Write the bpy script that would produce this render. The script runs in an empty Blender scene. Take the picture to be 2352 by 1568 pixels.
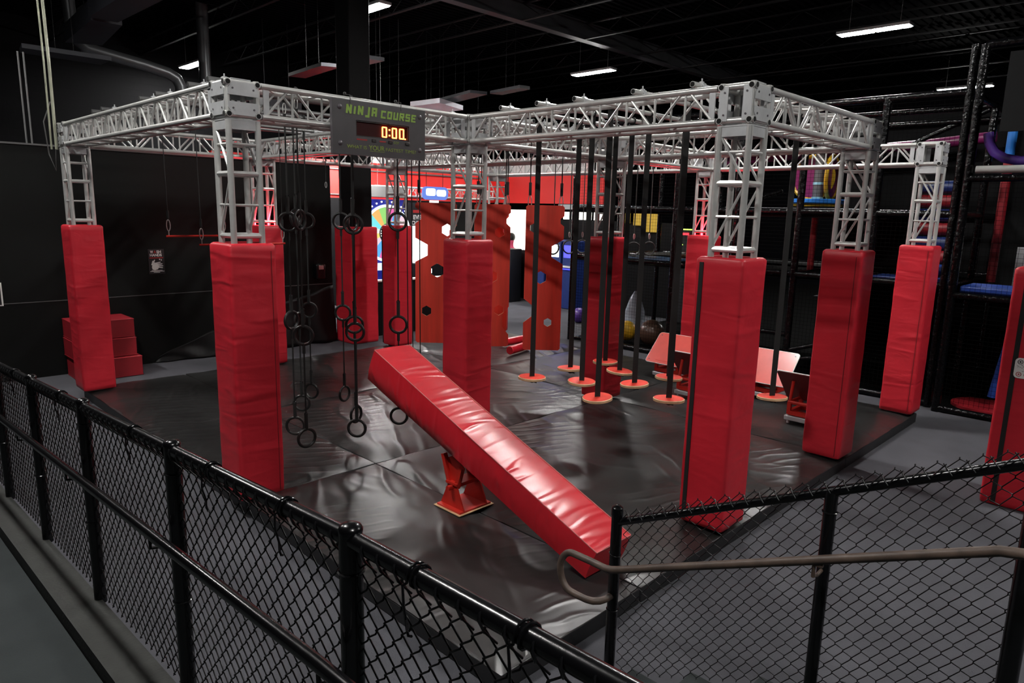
import bpy, math, random
from mathutils import Vector, Matrix
random.seed(7)
PI = math.pi
C = bpy.context.scene.collection

# ------------------------------------------------------------------ camera
cam_d = bpy.data.cameras.new('camera'); cam = bpy.data.objects.new('camera', cam_d); C.objects.link(cam)
yaw, pitch, roll = math.radians(44.60788), math.radians(-10.68122), math.radians(1.36914)
fw = Vector((math.cos(yaw)*math.cos(pitch), math.sin(yaw)*math.cos(pitch), math.sin(pitch)))
rt = Vector((math.sin(yaw), -math.cos(yaw), 0)); up = rt.cross(fw)
r2 = rt*math.cos(roll) + up*math.sin(roll); u2 = -rt*math.sin(roll) + up*math.cos(roll)
M = Matrix((r2, u2, -fw)).transposed().to_4x4(); M.translation = Vector((-2.5669, -5.7362, 2.5283))
cam.matrix_world = M
cam_d.sensor_width = 36; cam_d.lens = 1592.459*36/2352; cam_d.clip_start = .05; cam_d.clip_end = 200
bpy.context.scene.camera = cam

# ------------------------------------------------------------------ world, lamps, exposure
w = bpy.data.worlds.new('world'); bpy.context.scene.world = w; w.use_nodes = True
w.node_tree.nodes['Background'].inputs[0].default_value = (.55, .6, .7, 1)
w.node_tree.nodes['Background'].inputs[1].default_value = .004
vs = bpy.context.scene.view_settings
vs.view_transform = 'Standard'; vs.look = 'None'; vs.gamma = 1; vs.exposure = 0.0
vs.use_curve_mapping = False
LAMP_STRENGTH = 300.0
LAMP_Z = 6.40
LAMPS = [  # x, y, label
    (5.85, 6.95, 'white twin-lens ceiling lamp half hidden behind the black building column'),
    (5.79, 15.6, 'small white ceiling lamp at the upper left, over the silver air duct'),
    (13.6, 7.25, 'white ceiling lamp above the middle of the truss course'),
    (13.65, -.14, 'long bright white ceiling lamp, biggest one on the right of the photo'),
    (22.06, .02, 'distant white ceiling lamp crossed by the tall netted post at the right'),
    (5.85, -.4, 'white ceiling lamp straight above the hanging disc swings'),
    (-2.0, 6.1, 'white ceiling lamp above the left end of the ramp'),
    (-2.0, -.4, 'white ceiling lamp above the ramp fence'),
    (5.85, -7.4, 'white ceiling lamp above the stair side floor'),
    (-2.0, -7.6, 'white ceiling lamp above the top of the stair'),
]

# ------------------------------------------------------------------ helpers
class MB:
    def __init__(s): s.v = []; s.f = []
    def add(s, vs_, fs):
        b = len(s.v); s.v += [tuple(v) for v in vs_]; s.f += [tuple(b+i for i in f) for f in fs]; return s
    def box(s, c, d, R=None):
        c = Vector(c); h = Vector(d)/2; P = []
        for z in (-1, 1):
            for y in (-1, 1):
                for x in (-1, 1):
                    p = Vector((x*h.x, y*h.y, z*h.z)); P.append(c + (R @ p if R else p))
        return s.add(P, [(0,2,3,1),(4,5,7,6),(0,1,5,4),(2,6,7,3),(0,4,6,2),(1,3,7,5)])
    def bb(s, a, b): return s.box([(a[i]+b[i])/2 for i in range(3)], [abs(b[i]-a[i]) for i in range(3)])
    def tube(s, p0, p1, r, n=8, r1=None):
        return s.poly([p0, p1], r, n, r1=r1)
    def poly(s, pts, r, n=8, closed=False, r1=None):
        pts = [Vector(p) for p in pts]; m = len(pts); rings = []
        prev = None
        for i, p in enumerate(pts):
            if closed: t = pts[(i+1) % m] - pts[i-1]
            elif i == 0: t = pts[1]-p
            elif i == m-1: t = p-pts[i-1]
            else: t = (pts[i+1]-p).normalized() + (p-pts[i-1]).normalized()
            t.normalize()
            if prev is None:
                a = Vector((0,0,1)) if abs(t.z) < .9 else Vector((1,0,0))
            else: a = prev
            u = (a - t*a.dot(t)).normalized(); prev = u; v = t.cross(u)
            rr = r if r1 is None else r + (r1-r)*i/(m-1)
            rings.append([p + (u*math.cos(2*PI*k/n) + v*math.sin(2*PI*k/n))*rr for k in range(n)])
        V = [q for R in rings for q in R]; F = []
        for i in range(m if closed else m-1):
            j = (i+1) % m
            for k in range(n): F.append((i*n+k, i*n+(k+1) % n, j*n+(k+1) % n, j*n+k))
        if not closed:
            F.append(tuple(range(n-1, -1, -1))); F.append(tuple((m-1)*n+k for k in range(n)))
        return s.add(V, F)
    def ring(s, c, u, v, R, r, N=28, n=10):
        c, u, v = Vector(c), Vector(u).normalized(), Vector(v).normalized()
        return s.poly([c + (u*math.cos(2*PI*i/N) + v*math.sin(2*PI*i/N))*R for i in range(N)], r, n, closed=True)
    def prism(s, poly, o, u, v, th):
        """poly in (u,v) coordinates, extruded th along u x v."""
        o, u, v = Vector(o), Vector(u), Vector(v); nn = u.cross(v).normalized()*th; n = len(poly)
        V = [o + u*a + v*b for a, b in poly] + [o + u*a + v*b + nn for a, b in poly]
        F = [tuple(range(n-1, -1, -1)), tuple(range(n, 2*n))] + [(i, (i+1) % n, n+(i+1) % n, n+i) for i in range(n)]
        return s.add(V, F)
    def ball(s, c, r, n=16, m=10, sc=(1,1,1)):
        c = Vector(c); V = [c + Vector((0,0,r*sc[2]))]; F = []
        for i in range(1, m):
            th = PI*i/m
            for k in range(n):
                ph = 2*PI*k/n
                V.append(c + Vector((r*sc[0]*math.sin(th)*math.cos(ph), r*sc[1]*math.sin(th)*math.sin(ph), r*sc[2]*math.cos(th))))
        V.append(c - Vector((0,0,r*sc[2]))); L = len(V)-1
        for k in range(n): F.append((0, 1+k, 1+(k+1) % n)); F.append((L, 1+(m-2)*n+(k+1) % n, 1+(m-2)*n+k))
        for i in range(m-2):
            for k in range(n): F.append((1+i*n+k, 1+(i+1)*n+k, 1+(i+1)*n+(k+1) % n, 1+i*n+(k+1) % n))
        return s.add(V, F)
    def lathe(s, prof, c=(0,0,0), n=24, axis='z'):
        c = Vector(c); V = []; F = []; m = len(prof)
        for (r, h) in prof:
            for k in range(n):
                a = 2*PI*k/n; q = (r*math.cos(a), r*math.sin(a), h)
                V.append(c + Vector(q if axis == 'z' else (q[2], q[0], q[1]) if axis == 'x' else (q[0], q[2], q[1])))
        for i in range(m-1):
            for k in range(n): F.append((i*n+k, i*n+(k+1) % n, (i+1)*n+(k+1) % n, (i+1)*n+k))
        F.append(tuple(range(n-1, -1, -1))); F.append(tuple((m-1)*n+k for k in range(n)))
        return s.add(V, F)
    def build(s, name, mat, parent=None, bevel=0, smooth=.6, label=None):
        me = bpy.data.meshes.new(name)
        off = -parent_world(parent) if parent else Vector((0,0,0))
        me.from_pydata(s.v, [], s.f); me.materials.append(mat)
        if smooth:
            me.polygons.foreach_set('use_smooth', [True]*len(me.polygons)); me.set_sharp_from_angle(angle=smooth)
        me.update()
        o = bpy.data.objects.new(name, me); C.objects.link(o)
        if parent: o.parent = parent; o.location = off
        if bevel:
            b = o.modifiers.new('bevel', 'BEVEL'); b.width = bevel; b.segments = 2; b.limit_method = 'ANGLE'
        if label: o['label'] = label
        return o
def parent_world(o):
    p = Vector((0,0,0))
    while o: p += o.location; o = o.parent
    return p
def tag(o, label, cat, group=None):
    o['label'] = label; o['category'] = cat; o['kind'] = 'thing'
    if group: o['group'] = group
    return o
def thing(name, label, cat, loc=(0,0,0), group=None):
    o = bpy.data.objects.new(name, None); C.objects.link(o); o.location = loc; o.empty_display_size = .1
    return tag(o, label, cat, group)
def struct(o, label=None):
    o['kind'] = 'structure'
    if label: o['label'] = label
    return o
def dup(root, loc, rotz=None, label=None, group=None):
    r = root.copy(); C.objects.link(r); r.location = loc
    if rotz is not None: r.rotation_euler = (0, 0, rotz)
    if label: r['label'] = label
    if group: r['group'] = group
    for ch in list(root.children):
        c = ch.copy(); C.objects.link(c); c.parent = r
        for g in list(ch.children):
            d = g.copy(); C.objects.link(d); d.parent = c
    return r
def text(name, s, size, o, u, v, mat, parent=None, bold=0, depth=.0015, shear=0, align='CENTER', width=None):
    cu = bpy.data.curves.new(name, 'FONT'); cu.body = s; cu.size = size; cu.align_x = align; cu.align_y = 'CENTER'
    cu.extrude = depth; cu.offset = bold; cu.shear = shear; cu.resolution_u = 3
    t = bpy.data.objects.new('tmp', cu); C.objects.link(t)
    me = bpy.data.meshes.new_from_object(t); C.objects.unlink(t); bpy.data.objects.remove(t)
    me.name = name
    if width:
        xs = [vv.co.x for vv in me.vertices]; k = width/(max(xs)-min(xs))
        for vv in me.vertices: vv.co.x *= k
    u, v = Vector(u), Vector(v); nn = u.cross(v)
    R = Matrix((u, v, nn)).transposed()
    off = Vector(o) - (parent_world(parent) if parent else Vector((0,0,0)))
    for vv in me.vertices: vv.co = R @ vv.co + off
    me.materials.clear(); me.materials.append(mat)
    ob = bpy.data.objects.new(name, me); C.objects.link(ob)
    if parent: ob.parent = parent
    return ob

# ------------------------------------------------------------------ materials
def mat(name, col, rough=.5, metal=0, spec=.5, noise=0, nscale=8, bump=0, bscale=30, bdist=.01, stretch=None, coat=0, emit=None, estr=0, alpha=1, detail=3, distort=0, trans=0):
    m = bpy.data.materials.new(name); m.use_nodes = True; nt = m.node_tree; b = nt.nodes['Principled BSDF']
    b.inputs['Base Color'].default_value = (*col, 1); b.inputs['Roughness'].default_value = rough
    b.inputs['Metallic'].default_value = metal; b.inputs['Specular IOR Level'].default_value = spec
    if coat: b.inputs['Coat Weight'].default_value = coat; b.inputs['Coat Roughness'].default_value = .15
    if emit: b.inputs['Emission Color'].default_value = (*emit, 1); b.inputs['Emission Strength'].default_value = estr
    if alpha < 1: b.inputs['Alpha'].default_value = alpha
    if trans: b.inputs['Transmission Weight'].default_value = trans
    if noise or bump:
        tc = nt.nodes.new('ShaderNodeTexCoord'); mp = nt.nodes.new('ShaderNodeMapping'); oi = nt.nodes.new('ShaderNodeObjectInfo')
        ad = nt.nodes.new('ShaderNodeVectorMath'); ad.operation = 'MULTIPLY_ADD'
        ad.inputs[1].default_value = (17, 23, 31)
        nt.links.new(oi.outputs['Random'], ad.inputs[0]); nt.links.new(tc.outputs['Object'], ad.inputs[2])
        nt.links.new(ad.outputs[0], mp.inputs['Vector'])
        if stretch: mp.inputs['Scale'].default_value = stretch
    if noise:
        n = nt.nodes.new('ShaderNodeTexNoise'); n.inputs['Scale'].default_value = nscale; n.inputs['Detail'].default_value = 4
        nt.links.new(mp.outputs[0], n.inputs['Vector'])
        mr = nt.nodes.new('ShaderNodeMapRange'); mr.inputs['From Min'].default_value = .3; mr.inputs['From Max'].default_value = .7
        mr.inputs['To Min'].default_value = 1-noise; mr.inputs['To Max'].default_value = 1+noise
        nt.links.new(n.outputs['Fac'], mr.inputs['Value'])
        mx = nt.nodes.new('ShaderNodeVectorMath'); mx.operation = 'SCALE'; mx.inputs[0].default_value = col
        nt.links.new(mr.outputs[0], mx.inputs['Scale']); nt.links.new(mx.outputs[0], b.inputs['Base Color'])
    if bump:
        n = nt.nodes.new('ShaderNodeTexNoise'); n.inputs['Scale'].default_value = bscale; n.inputs['Detail'].default_value = detail
        n.inputs['Distortion'].default_value = distort
        nt.links.new(mp.outputs[0], n.inputs['Vector'])
        bp = nt.nodes.new('ShaderNodeBump'); bp.inputs['Strength'].default_value = bump; bp.inputs['Distance'].default_value = bdist
        nt.links.new(n.outputs['Fac'], bp.inputs['Height']); nt.links.new(bp.outputs[0], b.inputs['Normal'])
    return m
def wrinkle(m, scale, strength, dist, stretch=(1,1,1), ridged=True, seed=0):
    """add sharp fabric creases (ridged noise) to the bump chain of a material"""
    nt = m.node_tree; b = nt.nodes['Principled BSDF']
    tc = nt.nodes.new('ShaderNodeTexCoord'); mp = nt.nodes.new('ShaderNodeMapping'); mp.inputs['Scale'].default_value = stretch
    mp.inputs['Location'].default_value = (seed, seed*2, seed*3)
    oi = nt.nodes.new('ShaderNodeObjectInfo'); ad = nt.nodes.new('ShaderNodeVectorMath'); ad.operation = 'MULTIPLY_ADD'
    ad.inputs[1].default_value = (13, 29, 7)
    nt.links.new(oi.outputs['Random'], ad.inputs[0]); nt.links.new(tc.outputs['Object'], ad.inputs[2]); nt.links.new(ad.outputs[0], mp.inputs[0])
    n = nt.nodes.new('ShaderNodeTexNoise'); n.noise_type = 'RIDGED_MULTIFRACTAL' if ridged else 'FBM'
    n.inputs['Scale'].default_value = scale; n.inputs['Detail'].default_value = 2; n.inputs['Distortion'].default_value = .6
    nt.links.new(mp.outputs[0], n.inputs['Vector'])
    bp = nt.nodes.new('ShaderNodeBump'); bp.inputs['Strength'].default_value = strength; bp.inputs['Distance'].default_value = dist
    nt.links.new(n.outputs['Fac'], bp.inputs['Height'])
    if b.inputs['Normal'].is_linked: nt.links.new(b.inputs['Normal'].links[0].from_socket, bp.inputs['Normal'])
    nt.links.new(bp.outputs[0], b.inputs['Normal'])
    return m
RED = (.54, .018, .032)
M_pad = wrinkle(wrinkle(mat('red_vinyl', RED, .42, spec=.42, noise=.10, nscale=3, bump=.2, bscale=90, bdist=.002), 3.2, .5, .014, (1, 1, 2.2), False), 1.6, .55, .018, (1.0, 1.0, 5.5), True, 2)
M_pad2 = wrinkle(mat('red_glossy_vinyl', (.54, .015, .026), .30, spec=.55, noise=.08, nscale=3), 2.2, .7, .022, (.9, 4.5, 1.5), True)
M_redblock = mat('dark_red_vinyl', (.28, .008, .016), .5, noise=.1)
M_redpaint = mat('red_painted_steel', (.52, .02, .012), .4, noise=.08)
M_redboard = mat('red_stained_plywood', (.82, .060, .036), .5, noise=.14, nscale=2, stretch=(6, 6, .6))
M_redgloss = mat('red_laminate', (.60, .075, .06), .30, spec=.6, coat=.9, noise=.08, nscale=5)
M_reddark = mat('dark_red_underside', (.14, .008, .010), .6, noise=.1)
M_ply = mat('plywood_edge', (.62, .40, .22), .6, noise=.12, nscale=20)
M_black = mat('black_vinyl', (.0045, .0045, .005), .6, spec=.15, noise=.1)
M_blk_gloss = mat('black_gloss_paint', (.003, .003, .0036), .22, spec=.42, bump=.15, bscale=60, bdist=.002)
M_wire = mat('black_coated_wire', (.005, .005, .006), .33, spec=.5)
M_rubber = mat('black_rubber', (.012, .012, .012), .38, spec=.5)
M_webbing = mat('black_webbing', (.008, .008, .008), .8, bump=.3, bscale=120, bdist=.002)
def matmat():
    m = wrinkle(mat('black_mat_vinyl', (.019, .0188, .0186), .33, spec=.42, noise=.2, nscale=1.2), .8, .45, .045, (1, 2.2, 1), True)
    nt = m.node_tree; b = nt.nodes['Principled BSDF']
    def crease(scale, dist, strength, bd, lo, rot, kind='BANDS'):
        tc = nt.nodes.new('ShaderNodeTexCoord'); mp = nt.nodes.new('ShaderNodeMapping'); oi = nt.nodes.new('ShaderNodeObjectInfo')
        ad = nt.nodes.new('ShaderNodeVectorMath'); ad.operation = 'MULTIPLY_ADD'; ad.inputs[1].default_value = (11, 7, 3)
        nt.links.new(oi.outputs['Random'], ad.inputs[0]); nt.links.new(tc.outputs['Object'], ad.inputs[2]); nt.links.new(ad.outputs[0], mp.inputs[0])
        mp.inputs['Rotation'].default_value = (0, 0, rot)
        wv = nt.nodes.new('ShaderNodeTexWave'); wv.wave_type = kind; wv.inputs['Scale'].default_value = scale; wv.inputs['Distortion'].default_value = dist
        wv.inputs['Detail'].default_value = 2; wv.inputs['Detail Scale'].default_value = .8; nt.links.new(mp.outputs[0], wv.inputs[0])
        pw = nt.nodes.new('ShaderNodeMath'); pw.operation = 'POWER'; pw.inputs[1].default_value = 4; nt.links.new(wv.outputs['Fac'], pw.inputs[0])
        n = nt.nodes.new('ShaderNodeTexNoise'); n.inputs['Scale'].default_value = .9; n.inputs['Detail'].default_value = 2; nt.links.new(mp.outputs[0], n.inputs[0])
        mr = nt.nodes.new('ShaderNodeMapRange'); mr.inputs['From Min'].default_value = lo; mr.inputs['From Max'].default_value = lo+.16; nt.links.new(n.outputs['Fac'], mr.inputs[0])
        mu = nt.nodes.new('ShaderNodeMath'); mu.operation = 'MULTIPLY'; nt.links.new(pw.outputs[0], mu.inputs[0]); nt.links.new(mr.outputs[0], mu.inputs[1])
        bp = nt.nodes.new('ShaderNodeBump'); bp.inputs['Strength'].default_value = strength; bp.inputs['Distance'].default_value = bd
        nt.links.new(mu.outputs[0], bp.inputs['Height']); nt.links.new(b.inputs['Normal'].links[0].from_socket, bp.inputs['Normal']); nt.links.new(bp.outputs[0], b.inputs['Normal'])
    crease(1.1, 7, .55, .016, .48, .5); crease(2.2, 5, .6, .009, .50, 2.0); crease(.8, 9, .4, .014, .48, -.4)
    return m
M_mat = matmat()
M_matside = mat('black_mat_side', (.014, .014, .015), .5, noise=.1)
M_floor = mat('grey_carpet', (.074, .0745, .084), .95, spec=.1, noise=.12, nscale=2.0, bump=.35, bscale=160, bdist=.004)
M_ramp = mat('grey_green_carpet', (.036, .041, .042), .95, spec=.1, noise=.1, nscale=3, bump=.4, bscale=140, bdist=.004)
M_conc = mat('concrete_curb', (.017, .0185, .016), .8, noise=.25, nscale=9, bump=.4, bscale=60, bdist=.004)
M_wallpad = wrinkle(mat('black_wall_panel', (.0062, .0070, .0068), .6, spec=.16, noise=.15, nscale=.8, bump=.15, bscale=40, bdist=.003), .9, .35, .05, (1, 1, .6), False)
M_tarp = wrinkle(mat('black_tarp', (.0045, .0045, .0048), .5, spec=.22), 1.4, .8, .06, (1.3, 1, .5), True)
M_trimgrey = mat('grey_trim', (.10, .10, .10), .5)
M_alu = mat('truss_aluminium', (.58, .58, .565), .33, metal=.42, noise=.08, nscale=12, bump=.08, bscale=70, bdist=.002)
M_aluplate = mat('aluminium_plate', (.54, .55, .56), .40, metal=.4, noise=.1, nscale=9)
M_steel = mat('zinc_steel', (.55, .55, .53), .35, metal=.8)
M_boreshade = mat('bore_shade_black', (.004, .004, .004), .9)
M_pipe = mat('dark_steel_pipe', (.20, .20, .20), .38, metal=.7)
M_rust = mat('brown_painted_rail', (.085, .058, .045), .5, noise=.3, nscale=14, bump=.25, bscale=60, bdist=.002)
M_rope = mat('black_rope', (.006, .006, .006), .7, bump=.5, bscale=200, bdist=.003)
M_deck = mat('black_roof_deck', (.003, .003, .004), .9, spec=.05)
M_girder = mat('grey_painted_girder', (.045, .045, .052), .5, noise=.15, nscale=2)
M_joist = mat('black_painted_steel_joist', (.005, .005, .0062), .6, spec=.3, noise=.15, nscale=2)
M_duct = mat('duct_metal', (.024, .025, .031), .5, noise=.15, nscale=1.5)
M_ductlight = mat('pale_duct_panel', (.72, .73, .80), .6, noise=.1, nscale=2)
M_pipealu = mat('silver_duct', (.14, .145, .15), .35, metal=.5)
M_blockwall = None
M_white = mat('white_paint', (.75, .75, .73), .5)
M_print_w = mat('white_print', (.78, .78, .75), .5)
M_print_r = mat('red_print', (.42, .02, .02), .5)
M_print_k = mat('black_print', (.01, .01, .012), .5)
M_green = mat('green_print', (.30, .50, .07), .5)
M_greend = mat('green_print_dim', (.26, .36, .05), .5)
M_signface = mat('grey_sign_face', (.060, .054, .059), .38, noise=.12, nscale=5, bump=.1, bscale=40, bdist=.001)
M_bolt = mat('grey_bolt', (.11, .10, .11), .35, metal=.4)
M_led = mat('led_digit', (1, .3, .1), .5, emit=(1, .16, .03), estr=14)
M_ledwin = mat('led_window', (.045, .001, .001), .5, spec=.2)
M_ledoff = mat('led_window_frame', (.012, .008, .008), .4)
M_lens = mat('lamp_lens', (.9, .9, .9), .4, emit=(1, .98, .95), estr=LAMP_STRENGTH)
M_lensdim = mat('lamp_lens_dim', (.9, .9, .9), .4, emit=(1, .98, .95), estr=LAMP_STRENGTH*.75)
M_housing = mat('lamp_housing', (.55, .55, .55), .5)
M_net = mat('black_net', (.002, .002, .002), .9, spec=.05)
M_blackfloor = mat('black_floor', (.0035, .0035, .0035), .95, spec=.02)
M_foam = mat('black_foam_sleeve', (.0022, .0022, .0026), .20, spec=.28, bump=.8, bscale=18, bdist=.02)
M_blue = mat('blue_vinyl', (.02, .07, .36), .4, noise=.1)
M_bluedk = mat('dark_blue_vinyl', (.012, .03, .15), .4, noise=.1)
M_bluelt = mat('bright_blue_plastic', (.03, .22, .70), .35)
M_purple = mat('purple_plastic', (.085, .035, .24), .35)
M_magenta = mat('magenta_plastic', (.20, .015, .10), .35)
M_yellow = mat('yellow_plastic', (.70, .42, .02), .4)
M_brown = mat('brown_ball', (.09, .05, .035), .3)
M_cyan = mat('pale_blue_plastic', (.30, .60, .68), .4)
M_bag = mat('clear_plastic', (.45, .50, .58), .2, alpha=.55)
M_redwall = mat('red_painted_wall', (.80, .022, .018), .55, noise=.08, nscale=1)
M_skin = mat('skin', (.45, .26, .18), .5)
M_hair = mat('dark_hair', (.012, .010, .009), .6)
M_pink = mat('pink_cloth', (.6, .06, .14), .7)
M_dirtyellow = mat('pale_conduit', (.46, .47, .36), .4, metal=.4, noise=.2, nscale=6)
def glow(name, col, s): return mat(name, (.02, .02, .02), .4, emit=col, estr=s)
M_scr = glow('lit_white_screen', (.90, 1, 1), 3.0)
M_win = glow('lit_window', (1, .97, .86), 3.2)
M_winy = glow('lit_yellow_window', (1, .62, .04), .50)
M_blueglow = glow('blue_light', (.06, .06, 1), 2.6)
M_scrblue = glow('blue_screen', (.15, .5, 1), 1.8)
M_greenled = glow('green_edge_light', (.6, 1, .15), 1.8)
M_redled = glow('red_light', (1, .02, .03), 5)

# block wall: painted concrete blocks
def blockmat():
    m = mat('black_block_wall', (.0038, .0038, .0046), .7, spec=.12)
    nt = m.node_tree; b = nt.nodes['Principled BSDF']
    tc = nt.nodes.new('ShaderNodeTexCoord'); sp = nt.nodes.new('ShaderNodeSeparateXYZ'); cb = nt.nodes.new('ShaderNodeCombineXYZ')
    nt.links.new(tc.outputs['Object'], sp.inputs[0]); nt.links.new(sp.outputs[0], cb.inputs[0]); nt.links.new(sp.outputs[2], cb.inputs[1])
    br = nt.nodes.new('ShaderNodeTexBrick'); br.inputs['Scale'].default_value = 1; br.inputs['Brick Width'].default_value = .4
    br.inputs['Row Height'].default_value = .2; br.inputs['Mortar Size'].default_value = .008
    nt.links.new(cb.outputs[0], br.inputs['Vector'])
    bp = nt.nodes.new('ShaderNodeBump'); bp.inputs['Strength'].default_value = .6; bp.inputs['Distance'].default_value = .01; bp.invert = True
    nt.links.new(br.outputs['Fac'], bp.inputs['Height']); nt.links.new(bp.outputs[0], b.inputs['Normal'])
    return m
M_blockwall = blockmat()

FZ = -.15       # hall floor; mats' top is z = 0
XS = [0, 2.53, 5.05, 7.58]
YA, YH = 4.80, -3.11
CEIL = 7.35
# ------------------------------------------------------------------ setting
def slab(name, a, b, m, label=None):
    return struct(MB().bb(a, b).build(name, m, smooth=0), label)
slab('floor', (-8, -12, FZ-.1), (30, 20, FZ), M_floor, 'grey carpeted hall floor around the course')
slab('ceiling', (-8, -12, CEIL), (30, 20, CEIL+.1), M_deck, 'black roof deck')
slab('wall_back', (-8, 17.6, FZ), (30, 17.8, CEIL), M_blockwall, 'black painted block wall')
slab('wall_right', (26.0, -12, FZ), (26.2, 17.6, CEIL), M_deck)
slab('wall_left', (-8.2, -12, FZ), (-8, 17.8, CEIL), M_deck)
slab('wall_front', (-8, -12.2, FZ), (30, -12, CEIL), M_deck)
# padded partition wall behind the course
pw = MB().bb((-6, 6.62, FZ), (4.78, 6.80, 3.30)).build('wall_padded', M_wallpad, smooth=0)
struct(pw, 'matte black padded wall behind the rings')
struct(MB().bb((-6, 6.59, 3.30), (4.78, 6.83, 3.325)).build('trim_1', M_trimgrey, smooth=0), 'thin grey capping on the black padded wall')
struct(MB().bb((-6, 6.612, 1.005), (4.78, 6.62, 1.015)).build('trim_2', M_trimgrey, smooth=0), 'seam line across the black padded wall')
struct(MB().bb((5.35, 6.45, FZ), (9.2, 6.55, 1.0)).build('wall_low', M_black, smooth=0), 'low black half wall in front of the arcade')
struct(MB().bb((5.35, 6.40, 1.0), (9.2, 6.60, 1.03)).build('trim_3', M_white, smooth=0), 'pale ledge on the low black wall')
# roof steel
GY, GZ = 6.25, 6.80
g = MB(); g.bb((-8, GY-.12, GZ), (26, GY+.12, GZ+.03)); g.bb((-8, GY-.02, GZ+.03), (26, GY+.02, GZ+.40)); g.bb((-8, GY-.12, GZ+.40), (26, GY+.12, GZ+.43))
tag(g.build('roof_girder', M_girder, smooth=0), 'dark grey roof girder running across the whole ceiling', 'girder')
for k, x in enumerate([.53, 2.79, 5.05, 7.31, 9.57, 11.83, 14.1, 16.36, 18.62, 20.88, 23.1]):
    for (y0, y1) in ((-12, GY-.13), (GY+.13, 17.6)):
        j = MB(); j.bb((x-.04, y0, GZ), (x+.04, y1, GZ+.03)); j.bb((x-.04, y0, GZ+.36), (x+.04, y1, GZ+.39))
        n = int((y1-y0)/.55)
        for i in range(n):
            a = y0+(y1-y0)*i/n; b = y0+(y1-y0)*(i+1)/n
            j.tube((x, a, GZ+.02 if i % 2 else GZ+.37), (x, b, GZ+.37 if i % 2 else GZ+.02), .010, 4)
        o = j.build('roof_joist', M_joist, smooth=0)
        side = 'far side of the big girder' if y0 > 0 else 'near side of the big girder'
        ordn = ['first', 'second', 'third', 'fourth', 'fifth', 'sixth', 'seventh', 'eighth', 'ninth', 'tenth', 'eleventh'][k]
        tag(o, f'black roof joist on the {side}, {ordn} from the left', 'joist', 'black roof joists')
# corrugation ribs on the roof deck
r = MB()
for i in range(148):
    y = -12 + i*.2
    r.bb((-8, y, CEIL-.035), (26, y+.07, CEIL))
struct(r.build('ceiling_ribs', M_deck, smooth=0), 'ribs of the black roof deck')

# lamps
def lamp(x, y, label, LAMP_Z=LAMP_Z):
    t = thing('ceiling_lamp', label, 'ceiling lamp', (x, y, LAMP_Z), 'white ceiling lamps')
    MB().bb((x-.15, y-.72, LAMP_Z), (x+.15, y+.72, LAMP_Z+.06)).build('housing', M_housing, t, bevel=.01)
    for s in (-1, 1):
        MB().bb((x-.13, y+s*.355-.335, LAMP_Z-.014), (x+.13, y+s*.355+.335, LAMP_Z-.001)).build('lens', M_lensdim if x < 0 else M_lens, t, bevel=.01)
        MB().tube((x, y+s*.5, LAMP_Z+.06), (x, y+s*.5, CEIL), .004, 5).build('hanger_wire', M_steel, t)
    return t
for a in LAMPS: lamp(*a)
lamp(7.7, 9.6, 'added white lamp hidden behind the timer sign, brightening the red arcade wall', 4.02)  # added fill lamp, tucked behind the sign to brighten the red wall

# ------------------------------------------------------------------ landing mats
def matblock(x0, x1, y0, y1, label):
    # top with a soft, slightly pillowed surface
    nx, ny = max(4, int((x1-x0)/.12)), max(4, int((y1-y0)/.12)); V = []; F = []
    rnd = random.Random(int(x0*10+y0*100))
    ph = [rnd.random()*6 for _ in range(6)]
    g_ = .006
    for j in range(ny+1):
        for i in range(nx+1):
            x = x0+g_+(x1-x0-2*g_)*i/nx; y = y0+g_+(y1-y0-2*g_)*j/ny
            e = min(i, nx-i, j, ny-j)
            z = 0 if e > 1 else (-.006 if e == 1 else -.022)
            z += .004*math.sin(x*5+ph[0])*math.sin(y*4+ph[1]) + .003*math.sin(x*11+y*7+ph[2])
            V.append((x, y, z-.004))
    for j in range(ny):
        for i in range(nx): a = j*(nx+1)+i; F.append((a, a+1, a+nx+2, a+nx+1))
    t = thing('landing_mat', label, 'mat', ((x0+x1)/2, (y0+y1)/2, FZ), 'black landing mats')
    MB().add(V, F).build('mat_cover', M_mat, t, smooth=1.2)
    MB().bb((x0+g_, y0+g_, FZ), (x1-g_, y1-g_, -.027)).build('mat_side', M_matside, t, bevel=.01)
mx = [-.12, 1.24, 5.12, 7.72]; my = [-3.30, -.08, 2.42, 4.98]
ML = [['black landing mat under the red balance log', 'black landing mat beneath the disc swings', 'black landing mat beneath the tilted red step boards'],
      ['black landing mat under the nearest hanging rings', 'black landing mat below the foot of the hanging red climbing boards', 'black landing mat below the small far rings'],
      ['black landing mat running to the tower beside the stacked red blocks', 'black landing mat between the padded wall and the climbing boards', 'black landing mat at the far corner of the course']]
for i in range(3):
    for j in range(3): matblock(mx[i], mx[i+1], my[j], my[j+1], ML[j][i])

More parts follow.
